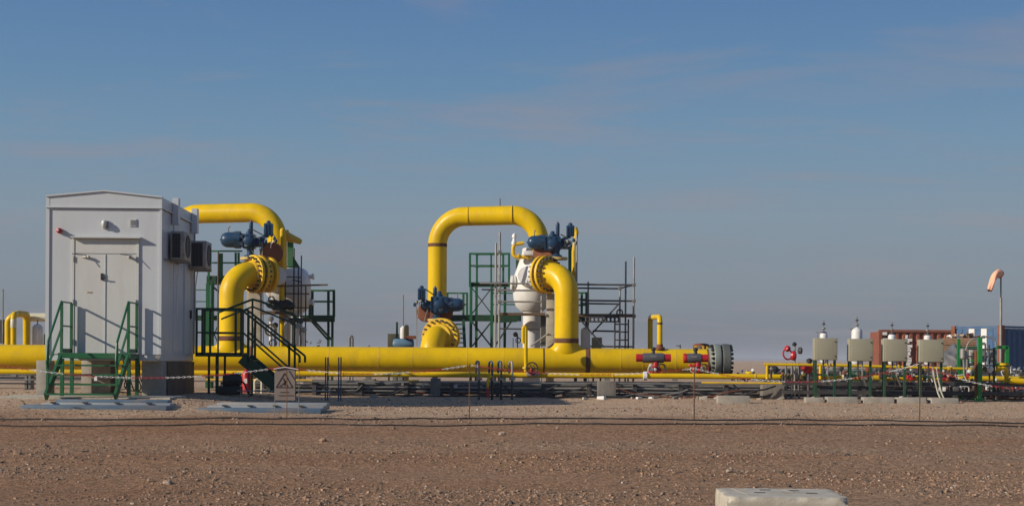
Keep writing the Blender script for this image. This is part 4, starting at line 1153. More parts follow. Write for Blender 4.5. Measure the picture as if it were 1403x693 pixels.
# red-ended actuators
def red_act(x0, x1, g0, g1, cy, Y, label, both):
    c = U((x0 + x1) / 2, cy, Y)
    t = thing('electric_actuator', label, 'actuator', (c.x, Y, zline(901, 515, Y)), 'red and grey actuators')
    s = Y / F
    a, b = U(g0, cy, Y), U(g1, cy, Y)
    MB().lathe([(.06, 0), (.122, .01), (.13, .04), (.13, (b.x - a.x) - .04), (.122, (b.x - a.x) - .01), (.06, b.x - a.x)], a, (1, 0, 0), 28).build('barrel', GREY, t)
    e = U(x1, cy, Y)
    MB().lathe([(.105, 0), (.105, e.x - b.x), (.03, e.x - b.x + .01)], b, (1, 0, 0), 24).build('end_cap', RED, t)
    if both:
        e = U(x0, cy, Y)
        MB().lathe([(.105, 0), (.105, a.x - e.x), (.03, a.x - e.x + .01)], a, (-1, 0, 0), 24).build('end_cap', RED, t)
    else:
        MB().lathe([(.125, -.07), (.13, -.06), (.13, 0), (.06, 0)], a, (1, 0, 0), 24).build('end_ring', RED, t)
    m_ = U((g0 + g1) / 2, cy - 2, Y)
    MB().box((m_.x, Y - .131, m_.z), (.16, .012, .03)).build('name_plate', GALV, t)
    cx_ = (x0 + x1) / 2 + (0 if both else -1)
    MB().lathe([(.05, 0), (.04, .06), (.065, .08), (.065, .13), (.02, .16)], U(cx_, cy - 6.5, Y), (0, 0, 1), 14).build('indicator', BLK, t)
    MB().lathe([(.17, 0), (.17, .03), (.11, .05), (.15, .12), (.15, .2), (.09, .26), (.08, .38)], U(cx_ + 3, 514.5, Y), (0, 0, 1), 20).build('gearbox', RED, t)
    for k in range(6):
        MB().lathe([(.03, 0), (.05, .01), (.05, .06), (.02, .07)], U(cx_ + random.uniform(-7, 9), 503 + random.uniform(-3, 7), Y - .16), (random.uniform(-.5, .5), -1, .1), 10).build('fitting', random.choice([RED, GALV, RED, STEEL]), t)
    MB().torus(U(cx_ + 12, 506, Y - .05), (.75, -1, 0), .15, .014, 22, 6).build('handwheel', RED if not both else DSTL, t)
    tube('cable', BLK, t, fillet([U(cx_ + 6, 497, Y - .1), U(cx_ + 15, 500, Y - .15), U(cx_ + 16, 510, Y - .15), U(cx_ + 8, 514, Y - .1)], .08, 4), .013, 6)
    tube('cable', CWHT, t, fillet([U(cx_ - 5, 499, Y - .2), U(cx_ - 8, 507, Y - .22), U(cx_ - 1, 512, Y - .2)], .05, 4), .010, 6)
red_act(871.5, 919, 880, 910, 490, 39.0, 'red ended grey actuator barrel in front of the header, the longer left one', True)
red_act(938, 970, 940, 961, 490.5, 39.0, 'red ended grey actuator barrel beside the blind flange, the shorter one', False)

# small inverted U vent
t = thing('vent_pipe', 'slim yellow inverted U vent pipe standing on the right half of the header', 'pipe', U(897, 478, HY))
tube('pipe', YEL, t, fillet([U(904, 478, 39.9), U(904, 434, 39.9), U(891, 434.5, 41.6), U(891, 480, 41.6)], .16, 6), .073, 16)
MB().lathe([(.09, 0), (.14, .0), (.14, .06), (.09, .07), (.085, .14)], U(904, 478.5, 39.9), (0, 0, 1), 18).build('base_flange', PRIM, t)
band(t, U(904, 443, 39.9), (0, 0, 1), .073, .05, RUST)
t = thing('round_hatch', 'round hatch with a brown cover behind the right end of the header', 'hatch', U(961, 478, 41.2))
MB().lathe([(.2, -.1), (.24, .05), (.24, .10), (.20, .14), (.1, .16)], U(961, 478, 41.2), (0, 0, 1), 22).build('cover', PRIM, t)
for x in (953, 958, 963, 969): bar('clamp', random.choice([YELD, DGRN, GALV]), t, U(x, 479, 40.9), U(x, 473.5, 40.9), .06)
t = thing('bleed_valve', 'tiny lever valve on top of the header near its right end', 'valve', U(932, 478, 40))
bar('stem', DSTL, t, U(932, 477, 40), U(932, 472, 40), .03); bar('lever', DSTL, t, U(926, 473.5, 40), U(932, 473.5, 40), .022)

# white bottle and grey box behind the header, beside the right riser
t = thing('gas_bottle', 'white upright bottle behind the header right of the right riser', 'bottle', gnd(802, 41.4))
g = gnd(802, 41.4)
MB().lathe([(.13, U(802, 478, 41.4).z), (.135, U(802, 474, 41.4).z), (.135, U(802, 453, 41.4).z), (.11, U(802, 450, 41.4).z), (.05, U(802, 448.5, 41.4).z)], (g.x, 41.4, 0), (0, 0, 1), 20).build('body', WHV, t)
tube('stem', STEEL, t, [U(802, 449, 41.4), U(802.4, 432, 41.4)], .015, 6)
tube('stand', DSTL, t, [(g.x, 41.4, g.z), (g.x, 41.4, U(802, 478, 41.4).z)], .05, 8)
t = thing('junction_box', 'beige box behind the header right of the white bottle', 'box', gnd(818, 41.5))
pbox('casing', BOXM, t, 811, 462, 825, 478, 41.5, .2, .01)
for px in (813, 823):
    p = U(px, 478, 41.6); bar('leg', DSTL, t, p, (p.x, 41.6, G(p.x, 41.6)), .05)
t = thing('small_valve_stand', 'little dark valve and gauge above the header left of the yellow post', 'valve', U(708, 475, 41))
tube('stem', DSTL, t, [U(709, 476, 41), U(709, 459, 41)], .02, 8); tube('stem', DSTL, t, [U(703, 476, 41), U(703, 463, 41)], .012, 6)
MB().lathe([(.02, 0), (.07, .01), (.07, .05), (.02, .06)], U(706, 458, 41), (.2, -1, 0), 12).build('gauge', DSTL, t)
MB().torus(U(710, 466, 41), (.2, -1, 0), .07, .015, 14, 6).build('handwheel', DSTL, t)

# ================================================================== THINGS BEHIND THE HEADER, MIDDLE AND LEFT
def bottle(px, py0, py1, rpx, Y, mast_y, label, wing=0, group='white tanks behind the plant'):
    s = Y / F; g = gnd(px, Y)
    t = thing('white_tank', label, 'tank', g, group)
    z0, z1 = U(px, py1, Y).z, U(px, py0, Y).z
    r = rpx * s; x = U(px, py0, Y).x
    MB().lathe([(r * .7, z0), (r, z0 + .08), (r, z1 - r * .8), (r * .92, z1 - r * .45), (r * .65, z1 - r * .15), (r * .3, z1), (.03, z1 + .02)], (x, Y, 0), (0, 0, 1), 24).build('body', WHV, t)
    tube('stand', STEEL, t, [(x, Y, g.z), (x, Y, z0 + .02)], r * .35, 10)
    tm = U(px, mast_y, Y)
    tube('mast', STEEL, t, [(x, Y, z1), (x, Y, tm.z)], .016, 6)
    if wing:
        zz = tm.z
        for k, (dz, w0) in enumerate(((.10, .05), (.24, .06), (.38, .09))):
            MB().ball((x, Y, zz - dz), w0, (1, 1, .6), 10).build('fitting', DSTL if k != 1 else GALV, t)
        tube('arm', STEEL, t, [(x - wing * s, Y, zz - .36), (x + 4 * s, Y, zz - .36)], .012, 6)
        tube('side_tube', GALV, t, [(x - wing * s * .75, Y, zz - .36), (x - wing * s * .75, Y, z0 + .3)], .014, 6)
    return t
t = bottle(552.5, 447, 478, 4.2, 46, 404, 'white tank with a tall thin mast behind the middle of the header')
t = thing('yellow_post', 'ochre post beside the white tank behind the header', 'post', gnd(557, 45.5))
tube('pipe', OCH, t, [gnd(557, 45.5), U(557, 448, 45.5)], .075, 12); MB().ball(U(557, 448, 45.5), .075, n=10).build('cap', OCH, t)
t = thing('control_panel', 'small dark olive cabinet behind the header', 'cabinet', gnd(538, 46))
pbox('casing', mat('olive_box', (0.075, .075, .045), .6), t, 531, 457, 546, 476, 46, .3, .01)
for px in (533, 544): bar('leg', DSTL, t, gnd(px, 46.1), U(px, 476, 46.1), .06)
t = thing('black_post', 'dark green post beside the olive cabinet behind the header', 'post', gnd(544, 45.6))
bar('post', DGRN, t, gnd(544, 45.6), U(544, 441, 45.6), .06)
bar('foot', DGRN, t, U(541, 465, 45.6), U(548, 465, 45.6), .12)
t = thing('blue_drum', 'blue horizontal drum tank lying behind the header', 'tank', gnd(552, 44.8))
MB().lathe([(.02, 0), (.14, .02), (.17, .08), (.17, .58), (.14, .64), (.02, .66)], U(538, 471, 44.8), (1, 0, 0), 22).build('drum', mat('drum_blue', (0.10, .19, .28), .5, var=.25), t)
for px in (541, 549): bar('cradle', STEEL, t, gnd(px, 44.8), U(px, 476, 44.8), .12)
bar('beam', PRIM, t, U(556, 462, 44.7), U(570, 462, 44.7), .10)
t = thing('wire_hoop', 'small grey hoop standing far behind the header', 'frame', gnd(481, 60))
tube('hoop', STEEL, t, fillet([gnd(479, 60), U(479, 460, 60), U(483, 460, 60), gnd(483, 60)], .1, 4), .05, 8)
def bush(px, py, wpx, hpx, Y, label):
    g = gnd(px, Y); rr = random.Random(int(px))
    t = thing('desert_bush', label, 'bush', g, 'low bushes beyond the plant')
    m_ = MB()
    for k in range(160):
        a = rr.random() * 6.28; rad = math.sqrt(rr.random()) * wpx * Y / F / 2; h = rr.random() * (U(px, py, Y).z - g.z) * (1 - .5 * (rad / (wpx * Y / F / 2)) ** 2)
        p = V((g.x + math.cos(a) * rad, Y + math.sin(a) * rad, g.z + h)); d = V((rr.uniform(-1, 1), rr.uniform(-1, 1), rr.uniform(-.3, 1))).normalized() * .16; e = V((rr.uniform(-1, 1), rr.uniform(-1, 1), rr.uniform(-1, 1))).normalized() * .05
        m_.add([p - e, p + e, p + d], [(0, 1, 2)])
    m_.build('foliage', mat('bush_leaf', (0.05, .055, .03), .9), t, flat=True)
    tube('stem', PLANK, t, [g, g + V((0, 0, .4))], .05, 6)
bush(506, 471, 10, 5, 75, 'low dark bush peeping over the header left of the middle valve')
bush(423, 463, 16, 8, 70, 'low dark scrub peeping over the header left of the cantilever platform')
bush(437, 464, 8, 8, 72, 'small dark scrub peeping over the header under the cantilever platform')
t = thing('antenna_mast', 'thin antenna mast at the far left edge', 'mast', gnd(4, 62))
tube('mast', STEEL, t, [gnd(4, 62), U(4, 396, 62)], .03, 8)
pbox('shelter', DSTL, t, -4, 438, 4, 470, 62.2, .6)
t = thing('yellow_manifold', 'yellow inverted U pipes left of the cabin', 'pipe', gnd(28, 43))
tube('near_pipe', YEL, t, fillet([U(11, 480, 42.6), U(11, 438, 42.6), U(22, 429.5, 42.6), U(36, 430.5, 43.4), U(36, 480, 43.4)], .2, 6), .095, 16)
tube('far_pipe', YEL, t, fillet([U(18.5, 480, 42.2), U(18.5, 430, 42.2), U(38, 430, 44), U(38, 480, 44)], .16, 6), .08, 16)
band(t, U(18.5, 443, 42.2), (0, 0, 1), .08, .25, CREAM, 'bare_sleeve')
tag(tube('cream_pipe', CREAM, None, [U(38, 434.5, 44.2), U(80, 434.5, 44.2)], .13, 18), 'cream horizontal pipe ending at the yellow pipes left of the cabin', 'pipe')
bottle(51.5, 444, 480, 7, 43.6, 438, 'white tank left of the cabin beside the yellow pipes')
t = thing('spare_cylinder', 'small dark green cylinder between the white tank and the cabin', 'cylinder', gnd(61, 44))
MB().lathe([(.06, .6), (.06, U(61, 461, 44).z), (.02, U(61, 457, 44).z)], (gnd(61, 44).x, 44, 0), (0, 0, 1), 12).build('body', DGRN, t)

# ================================================================== RIGHT HAND SIDE
# beige cabinets on green posts
LEGG = mat('leg_green_in_shade', (0.010, 0.058, 0.025), .5, var=.3, dirt=(0.09, .08, .05), dirt_amt=.5)  # green paint darkened for the shade on the cabinet legs
cabs = [(1116, 463, 1147.5, 493, 'beige cabinet on green posts, nearest to the red valves'), (1163.5, 464, 1196.5, 494.5, 'beige cabinet on green posts, second from the red valves, before the widest white tank'),
        (1210.5, 464.5, 1243.5, 495, 'beige cabinet on green posts in front of the left end of the red container'), (1260, 465, 1293.5, 496, 'beige cabinet on green posts beside the brown crate stack')]
CYY = 36.2
for (x0, y0, x1, y1, lab) in cabs:
    t = thing('field_cabinet', lab, 'cabinet', gnd((x0 + x1) / 2, CYY), 'beige cabinets on green posts')
    d = pbox('casing', BOXM, t, x0 + .3, y0, x1, y1, CYY, .28, .008)
    pbox('door', BOXM, t, x0 + 3, y0 + .8, x1 - .6, y1 - .8, CYY - .022, .02, .004)
    for yy in (y0 + 5, y1 - 5): MB().lathe([(.016, 0), (.016, .02), (.005, .022)], U(x1 - 3, yy, CYY - .022), (0, -1, 0), 10).build('latch', BLK, t)
    for px in (x0 + 1.5, x1 - 4):
        a, g = U(px, y1 + .2, CYY + .14), gnd(px, CYY + .14)
        bar('leg', LEGG, t, g, a, .055)
        box('base_plate', GRN, t, (g.x, CYY + .14, g.z + .02), (.14, .14, .03))
    bar('back_post', DGRN, t, U(x0 - .6, 540, CYY + .3), U(x0 - .6, y0 + 9, CYY + .3), .05)
    bar('crosspiece', GRN, t, U(x0 + 1.5, y1 + 20, CYY + .2), U(x1 - 4, y1 + 20, CYY + .2), .05)
    for k in range(2):
        px = x0 + 12 + k * 6
        tube('conduit', GALV if k else DSTL, t, fillet([U(px, y1, CYY + .1), U(px, y1 + 20, CYY + .1), U(px + 6, y1 + 34, CYY + .25)], .1, 4), .02, 6)
bottle(1128.5, 455, 497, 5.3, 44, 439, 'white tank with fittings behind the first beige cabinet', 11, 'white tanks behind the beige cabinets')
bottle(1174, 449, 499, 7.6, 44, 434, 'widest white tank with fittings, behind the second beige cabinet', 10, 'white tanks behind the beige cabinets')
bottle(1222, 457, 499, 5.2, 46, 441, 'white tank behind the third beige cabinet before the red container', 4, 'white tanks behind the beige cabinets')
bottle(1271, 458, 499, 5.0, 46, 442, 'white tank behind the last beige cabinet before the red container', 3, 'white tanks behind the beige cabinets')
# yellow rail lines
t = thing('yellow_header_line', 'long thin yellow pipe at half height behind the beige cabinets', 'pipeline', gnd(1200, 38))
YY = 38.0
tube('pipe', YEL, t, [U(1047, 499, YY), U(1140, 500, YY), U(1300, 504.5, YY), U(1366, 506, YY)], .036, 12)
for px in (1051, 1124, 1240): tube('post', YEL, t, [U(px, 500, YY), U(px, 519, YY)], .04, 10)
for px in (1135, 1230, 1300):
    MB().lathe([(.04, -.03), (.065, -.03), (.065, .03), (.04, .03)], U(px, 500.2 + (px - 1140) * .027, YY), (1, 0, 0), 14).build('flange', YELD, t)
t = thing('yellow_horn', 'bright yellow flared elbow on a post at the right', 'pipe', gnd(1377, 37.6))
tube('post', YEL, t, fillet([U(1379, 524, 37.6), U(1379, 503, 37.6), U(1371, 504, 37.6)], .09, 5), .055, 14)
MB().lathe([(.05, 0), (.06, .04), (.10, .10), (.10, .14), (.06, .14)], U(1373, 504.5, 37.6), (-1, 0, 0), 16).build('bell', YEL, t)
MB().lathe([(.07, 0), (.12, .0), (.12, .05), (.07, .05)], U(1375, 500, 37.6), (0, 0, 1), 16).build('cap', YEL, t)
tag(tube('yellow_pipe', YEL, None, [U(1383, 521, 37.4), U(1410, 523, 37.4), U(1440, 524, 37.4)], .08, 14), 'short yellow pipe leaving the right edge of the picture', 'pipe')
# red hand valve on stand
t = thing('red_valve', 'red valve with dark handwheel standing above the yellow line', 'valve', gnd(1085, 38.3))
Y = 38.2
tube('stem', GALV, t, [gnd(1089, Y), U(1089, 474, Y)], .022, 8)
MB().lathe([(.05, -.05), (.11, -.04), (.13, .02), (.11, .08), (.05, .10)], U(1086, 487, Y), (1, -.3, 0), 18).build('body', RED, t)
MB().lathe([(.06, 0), (.08, .03), (.08, .10), (.05, .12)], U(1081, 479, Y), (-.6, -.3, .4), 14).build('bonnet', RED, t)
MB().torus(U(1079, 485, Y), (.5, -1, .2), .14, .022, 18, 6).build('yoke', RED, t)
MB().lathe([(.04, 0), (.085, .02), (.09, .10), (.05, .12)], U(1093, 480, Y - .02), (1, -.35, 0), 16).build('position_box', DSTL, t)
MB().lathe([(.03, 0), (.06, .03), (.06, .07), (.01, .11)], U(1088.5, 474, Y), (0, 0, 1), 12).build('cap', BLK, t)
for px in (1077, 1085, 1095): tube('leg', STEEL, t, [gnd(px, Y + .1), U(px, 497, Y + .1)], .03, 8)
t = thing('red_valve', 'lower red valve with a black cap left of the first beige cabinet', 'valve', gnd(1107, 38.4))
MB().lathe([(.06, -.12), (.10, -.1), (.13, 0), (.10, .1), (.06, .12)], U(1107, 505, Y), (1, 0, 0), 18).build('body', RED, t)
MB().lathe([(.05, 0), (.08, .05), (.05, .12)], U(1101, 503, Y - .1), (-.4, -1, 0), 14).build('bonnet', RED, t)
MB().lathe([(.05, 0), (.05, .07), (.08, .08), (.08, .15), (.02, .18)], U(1109, 500, Y), (0, 0, 1), 14).build('cap', BLK, t)
tube('stand', DSTL, t, [gnd(1108, Y), U(1108, 507, Y)], .04, 10)
tube('hose', CRED, t, fillet([U(1113, 503, Y - .1), U(1121, 508, Y - .1), U(1122, 517, Y - .1)], .1, 4), .016, 6)
t = thing('yellow_stub', 'stubby yellow capped pipe on the rack right of the blind flange', 'pipe', U(1029, 516, 39.5))
MB().lathe([(.11, 0), (.11, .09), (.13, .09), (.13, .13), (.02, .14)], U(1028, 515.5, 39.5), (0, 0, 1), 18).build('stub', YEL, t)
# clutter of small fittings on the pipes right of the blind flange
def clutter(name, label, x0, x1, Y, yb, n, seed, ms):
    rr = random.Random(seed)
    t = thing(name, label, 'fittings', U((x0 + x1) / 2, yb, Y))
    for k in range(n):
        px = rr.uniform(x0, x1); Yk = Y + rr.uniform(-.4, .4); b = U(px, yb + rr.uniform(-1, 2), Yk); m = rr.choice(ms); q = rr.random()
        if q < .4:
            h = rr.uniform(.08, .32); tube('fitting_stem', m, t, [b, b + V((rr.uniform(-.04, .04), 0, h))], rr.uniform(.015, .035), 8)
            MB().lathe([(.02, 0), (.04, .01), (.04, .04), (.02, .05)], b + V((0, 0, h)), (rr.uniform(-.5, .5), -1, .2), 10).build('gauge', rr.choice(ms), t)
        elif q < .7:
            MB().box(b + V((0, 0, .05)), (rr.uniform(.08, .25), .1, rr.uniform(.06, .14)), Matrix.Rotation(rr.uniform(-.5, .5), 3, 'Z'), .012).build('fitting_block', m, t)
        else:
            c = b + V((rr.uniform(-.3, .3), 0, .05)); tube('small_tube', m, t, fillet([b, b + V((0, 0, .12)), c + V((0, 0, .1)), c + V((.1, 0, -.1))], .04, 3), .013, 6)
    return t
clutter('loose_fittings', 'litter of small pale fittings on the pipes right of the blind flange', 1003, 1045, 39.2, 519, 22, 3, [CWHT, GALV, STEEL, WHV, RED])
clutter('loose_fittings', 'small fittings and valves on the yellow line under the first beige cabinets', 1055, 1200, 38.6, 519, 46, 5, [STEEL, GALV, DSTL, DSTL, WHV, PRIM])
clutter('loose_fittings', 'small white and red fittings on the yellow line under the last beige cabinets', 1200, 1330, 38.6, 519, 50, 8, [WHV, CWHT, DSTL, STEEL, PRIM, DSTL, RED])
clutter('loose_fittings', 'small pipe fittings at the foot of the far right skid', 1290, 1400, 38.2, 535, 40, 9, [WHV, DSTL, STEEL, DSTL, PRIM])
t = thing('far_rack', 'grey pipes and valves on a skid beyond the beige cabinets', 'pipe rack', gnd(1200, 44))
for k in range(8):
    y = 506 + k * 1.8; Y = 46 - k * .7
    tube('line', [DSTL, STEEL, GALV, DSTL][k % 4], t, [U(1050 + (k % 3) * 20, y, Y), U(1240, y + .8, Y), U(1430, y + 2, Y)], .03 + .008 * (k % 3), 8)
for k in range(22):
    px = 1060 + k * 16; Y = 43 + (k % 3)
    tube('upright', [DSTL, DGRN, STEEL][k % 3], t, [gnd(px, Y), U(px, 500 + (k * 7) % 9, Y)], .03, 6)
    MB().lathe([(.04, 0), (.10, .02), (.10, .12), (.04, .15)], U(px, 506 + (k * 5) % 8, Y - .1), (.4, -1, 0), 12).build('valve_body', [DSTL, STEEL, PRIM, DGRN][k % 4], t)

rr = random.Random(77)
fs = thing('valve_skid', 'dark crowded skid of small valves, boxes and pipes behind the beige cabinets', 'skid', gnd(1230, 42))
for k in range(95):
    px = rr.uniform(1050, 1410); Yk = rr.uniform(40, 46); g = gnd(px, Yk); q = rr.random(); m = rr.choice([DSTL, DSTL, BLK, DGRN, STEEL, PRIM, GREY, LEGG])
    top = U(px, rr.uniform(501, 521), Yk).z
    if q < .35: MB().box((g.x, Yk, (g.z + top) / 2), (rr.uniform(.12, .4), .3, top - g.z), None, .02).build('skid_box', m, fs)
    elif q < .7:
        tube('skid_post', m, fs, [g, (g.x, Yk, top)], rr.uniform(.02, .05), 8)
        MB().lathe([(.04, 0), (.09, .02), (.09, .10), (.04, .13)], (g.x, Yk, top - .05), (rr.uniform(-.6, .6), -1, .1), 12).build('skid_valve', rr.choice([DSTL, GALV, PRIM, DGRN, BLK]), fs)
    else:
        L0 = rr.uniform(.5, 2.2); tube('skid_pipe', m, fs, fillet([(g.x, Yk, g.z), (g.x, Yk, top), (g.x + L0, Yk, top), (g.x + L0, Yk, g.z)], .1, 3), rr.uniform(.02, .045), 8)
for z_, Yk in ((.05, 37.3), (.28, 37.5), (.10, 39.9), (.38, 40.2)):
    bar('skid_beam', DSTL, fs, (hx(1072, Yk), Yk, z_), (hx(1440, Yk), Yk, z_), .10, .09)
# white conduits dropping at the last cabinet
t = thing('flexible_conduit', 'pair of pale conduits dropping to the ground at the last beige cabinet', 'conduit', gnd(1287, 35.9))
for d_ in (0, 5): tube('conduit', CONCL, t, fillet([U(1278 + d_, 503, 36), U(1281 + d_, 522, 36), U(1285 + d_, 538, 35.9), U(1290 + d_, 549, 35.8)], .3, 4), .019, 8)

# containers
def corrugated(n, a, b, z0, z1, nrm, depth, name, m, par):
    m_ = MB(); a, b, nrm = V(a), V(b), V(nrm).normalized()
    pts = []
    for k in range(n):
        for f, o in ((.0, 0), (.32, 0), (.5, -depth), (.82, -depth)):
            pts.append(a + (b - a) * ((k + f) / n) + nrm * o)
    pts.append(b)
    vv = [V((p.x, p.y, z0)) for p in pts] + [V((p.x, p.y, z1)) for p in pts]
    k = len(pts)
    m_.add(vv, [(i, i + 1, k + i + 1, k + i) for i in range(k - 1)])
    return m_.build(name, m, par, flat=True)
Yr = 72
xr0 = U(1206, 480, Yr).x; zt_ = U(1260, 452, Yr).z; gb = -.1
t = thing('shipping_container', 'rusty red corrugated shipping container behind the beige cabinets', 'container', (xr0 + 3, Yr, gb))
corrugated(17, (xr0 + .1, Yr, 0), (xr0 + 5.96, Yr, 0), gb + .2, zt_ - .1, (0, -1, 0), .12, 'side_wall', CONTR, t)
box('body', CONTR, t, (xr0 + 3.03, Yr + 1.35, (gb + zt_) / 2), (5.8, 2.4, zt_ - gb - .15))
for x in (xr0, xr0 + 6.06): box('corner_post', CONTR, t, (x, Yr + .02, (gb + zt_) / 2), (.16, .18, zt_ - gb))
for z in (zt_ - .05, gb + .12): box('side_rail', CONTR, t, (xr0 + 3.03, Yr - .005, z), (5.9, .12, .12))
rr = random.Random(4)
for k in range(16):
    p = U(1243 + rr.uniform(-2, 3), 460 + k * 2.8, Yr - .06); MB().box(p, (rr.uniform(.1, .35), .008, rr.uniform(.06, .16)), None).build('paint_patch', WHV, t)
for px, y in ((1212, 456), (1213, 466), (1211, 476)): MB().box(U(px, y, Yr - .06), (.25, .008, .2)).build('paint_patch', WHV, t)
# blue container, corner towards us
Yc = 60
cp = U(1371.5, 480, Yc); zt_ = U(1372, 445.5, Yc).z
eL = V((-.53, .85, 0)).normalized(); eS = V((.85, .53, 0)).normalized()
t = thing('shipping_container', 'blue shipping container with white bands at the right edge', 'container', (cp.x, Yc, gb))
A = V((cp.x, Yc, 0)); Bp = A + eL * 2.44; Cp = A + eS * 6.06
nL = V((-eL.y, eL.x, 0)); nL = nL if nL.y < 0 else -nL
nS = V((-eS.y, eS.x, 0)); nS = nS if nS.y < 0 else -nS
bz0, bz1 = gb + .16, zt_ - .12
ins = .07
MB().prism([V((q.x, q.y, bz0)) for q in (A + (eL + eS) * ins, Bp + (eS - eL) * ins, Bp + eS * 6.06 - (eL + eS) * ins, Cp + (eL - eS) * ins)], (0, 0, bz1 - bz0)).build('body', CONTB, t)
corrugated(18, A + eS * .1, Cp, bz0, bz1, nS, .065, 'side_wall', CONTB, t)
nseg = 7
for k in range(nseg):
    a, b = A + eL * (.1 + 2.24 * k / nseg), A + eL * (.1 + 2.24 * (k + .94) / nseg)
    MB().prism([V((a.x, a.y, bz0)), V((b.x, b.y, bz0)), V((b.x, b.y, bz1)), V((a.x, a.y, bz1))], -nL * .05).build('end_panel', CONTW if k in (2, 4) else CONTB, t)
for k in (2, 4):
    for j in range(3):
        c = A + eL * (.1 + 2.24 * (k + .47) / nseg) + nL * .006
        MB().box((c.x, c.y, bz1 - .35 - j * .28), (.15, .006, .12), Matrix((eL, nL, V((0, 0, 1)))).transposed()).build('stencil_mark', DSTL, t)
for q, m in ((A, PRIM), (Bp, PRIM), (Cp, CONTB)): box('corner_post', m, t, (q.x, q.y, (gb + zt_) / 2), (.2, .2, zt_ - gb), Matrix((eL, nL, V((0, 0, 1)))).transposed())
for a, b in ((A, Bp), (A, Cp)):
    for z in (zt_ - .06, gb + .08): bar('frame_rail', CONTB, t, V((a.x, a.y, z)), V((b.x, b.y, z)), .10, .08)

# crate stack with tarp
Yk = 56
t = thing('crate_stack', 'stack of brown timber crates with pale rubble on top before the red container', 'crates', gnd(1317, Yk))
rr = random.Random(12)
for j in range(6):
    pbox('slat', CRATE, t, 1293 + rr.uniform(-.4, .4), 463 + j * 3.2, 1338, 465.6 + j * 3.2, Yk + rr.uniform(-.03, .03), .06)
pbox('crate_core', PLANK, t, 1294, 463, 1337, 482, Yk + .08, 1.0)
for k in range(34):
    px = 1297 + rr.random() * 40; b = U(px, 462.5 - 5 * math.sin((px - 1294) / 44 * math.pi) * rr.random(), Yk + .2 + rr.random() * .6)
    MB().bar(b, b + V((rr.uniform(-.22, .22), rr.uniform(-.1, .1), rr.uniform(-.05, .1))), rr.uniform(.06, .13), .08).build('rubble', rr.choice([CRATE, WHV, CONCL, PLANK]), t)
t2 = thing('tarpaulin', 'grey tarpaulin draped over a heap below the crate stack', 'tarpaulin', gnd(1308, Yk - 1))
bm = bmesh.new(); bmesh.ops.create_icosphere(bm, subdivisions=4, radius=1)
c = U(1308, 496, Yk - .8)
for v in bm.verts:
    k = 1 + .25 * noise.noise(v.co * 2.2) + .10 * noise.noise(v.co * 6)
    v.co = V((v.co.x * .52 * k, v.co.y * .6 * k, v.co.z * .62 * k)) + c
vv = [v.co.copy() for v in bm.verts]; bm.verts.index_update(); ff = [tuple(v.index for v in f.verts) for f in bm.faces]; bm.free()
MB().add(vv, ff).build('sheet', TARP, t2, ang=60)

# green skid frame
t = thing('metering_skid', 'bright green framed skid with grey tanks and looping tubes at the right', 'skid', gnd(1345, 38))
Ya, Yb2 = 37.0, 38.6
bar('post', GRNB, t, gnd(1342.5, Ya), U(1342.5, 462, Ya), .10)
box('foot', GRNB, t, gnd(1342.5, Ya) + V((0, 0, .03)), (.22, .18, .10))
bar('post', PRIM, t, gnd(1339, Ya + .1), U(1339, 480, Ya + .1), .11)
for px, y0 in ((1313.5, 464), (1333, 490), (1318, 506)): bar('post', GRNB, t, gnd(px, Yb2), U(px, y0, Yb2), .075)
bar('post', GRNB, t, U(1379.5, 501, Ya + .6), U(1379.5, 474.5, Ya + .6), .085)
bar('post', DGRN, t, gnd(1362, Ya + .6), U(1362, 476, Ya + .6), .05)
for y in (475.5, 499): bar('beam', GRNB, t, U(1364, y, Ya + .6), U(1380, y, Ya + .6), .085)
bar('beam', GRN, t, U(1313, 476, Yb2), U(1345, 475.5, Yb2), .05); bar('beam', GRN, t, U(1313, 494, Yb2), U(1340, 494, Yb2), .04)
for px in (1319.5, 1330.5): MB().lathe([(.05, 0), (.085, .03), (.085, .26), (.05, .29)], U(px, 492, Yb2 - .3), (0, 0, 1), 16).build('pot', GALV, t)
pbox('panel', GALV, t, 1357, 478, 1366, 498, Ya + .8, .1, .01); pbox('panel', STEEL, t, 1345, 482, 1352, 495, Ya + .9, .1, .01)
for pts in ([(1323, 480), (1327, 468), (1337, 463), (1341, 464)], [(1343, 461.5), (1356, 461), (1364, 466), (1365, 475)], [(1325, 492), (1325, 512)], [(1320, 492), (1321, 515)], [(1350, 470), (1350, 510)], [(1355, 472), (1356, 540)]):
    tube('tube', GALV if pts[0][0] < 1345 else DSTL, t, fillet([U(x, y, Ya + .5) for x, y in pts], .2, 4), .022, 8)
for y in (478, 488, 500, 509): ptube('line', DSTL, t, [(1326, y), (1362, y + .5)], Ya + .7, .02)
for k in range(14): 
    rr_ = random.Random(k); MB().lathe([(.03, 0), (.055, .01), (.055, .07), (.02, .09)], U(1322 + rr_.random() * 42, 478 + rr_.random() * 36, Ya + .3), (rr_.uniform(-.4, .4), -1, 0), 10).build('fitting', rr_.choice([DSTL, GALV, WHV, DGRN]), t)
tag(clutter('hose_coils', 'tangle of pale tubes and valves beside the blue container', 1380, 1403, 40, 515, 24, 21, [GALV, DSTL, DSTL, WHV, BLU]), 'tangle of pale tubes and valves beside the blue container', 'fittings')

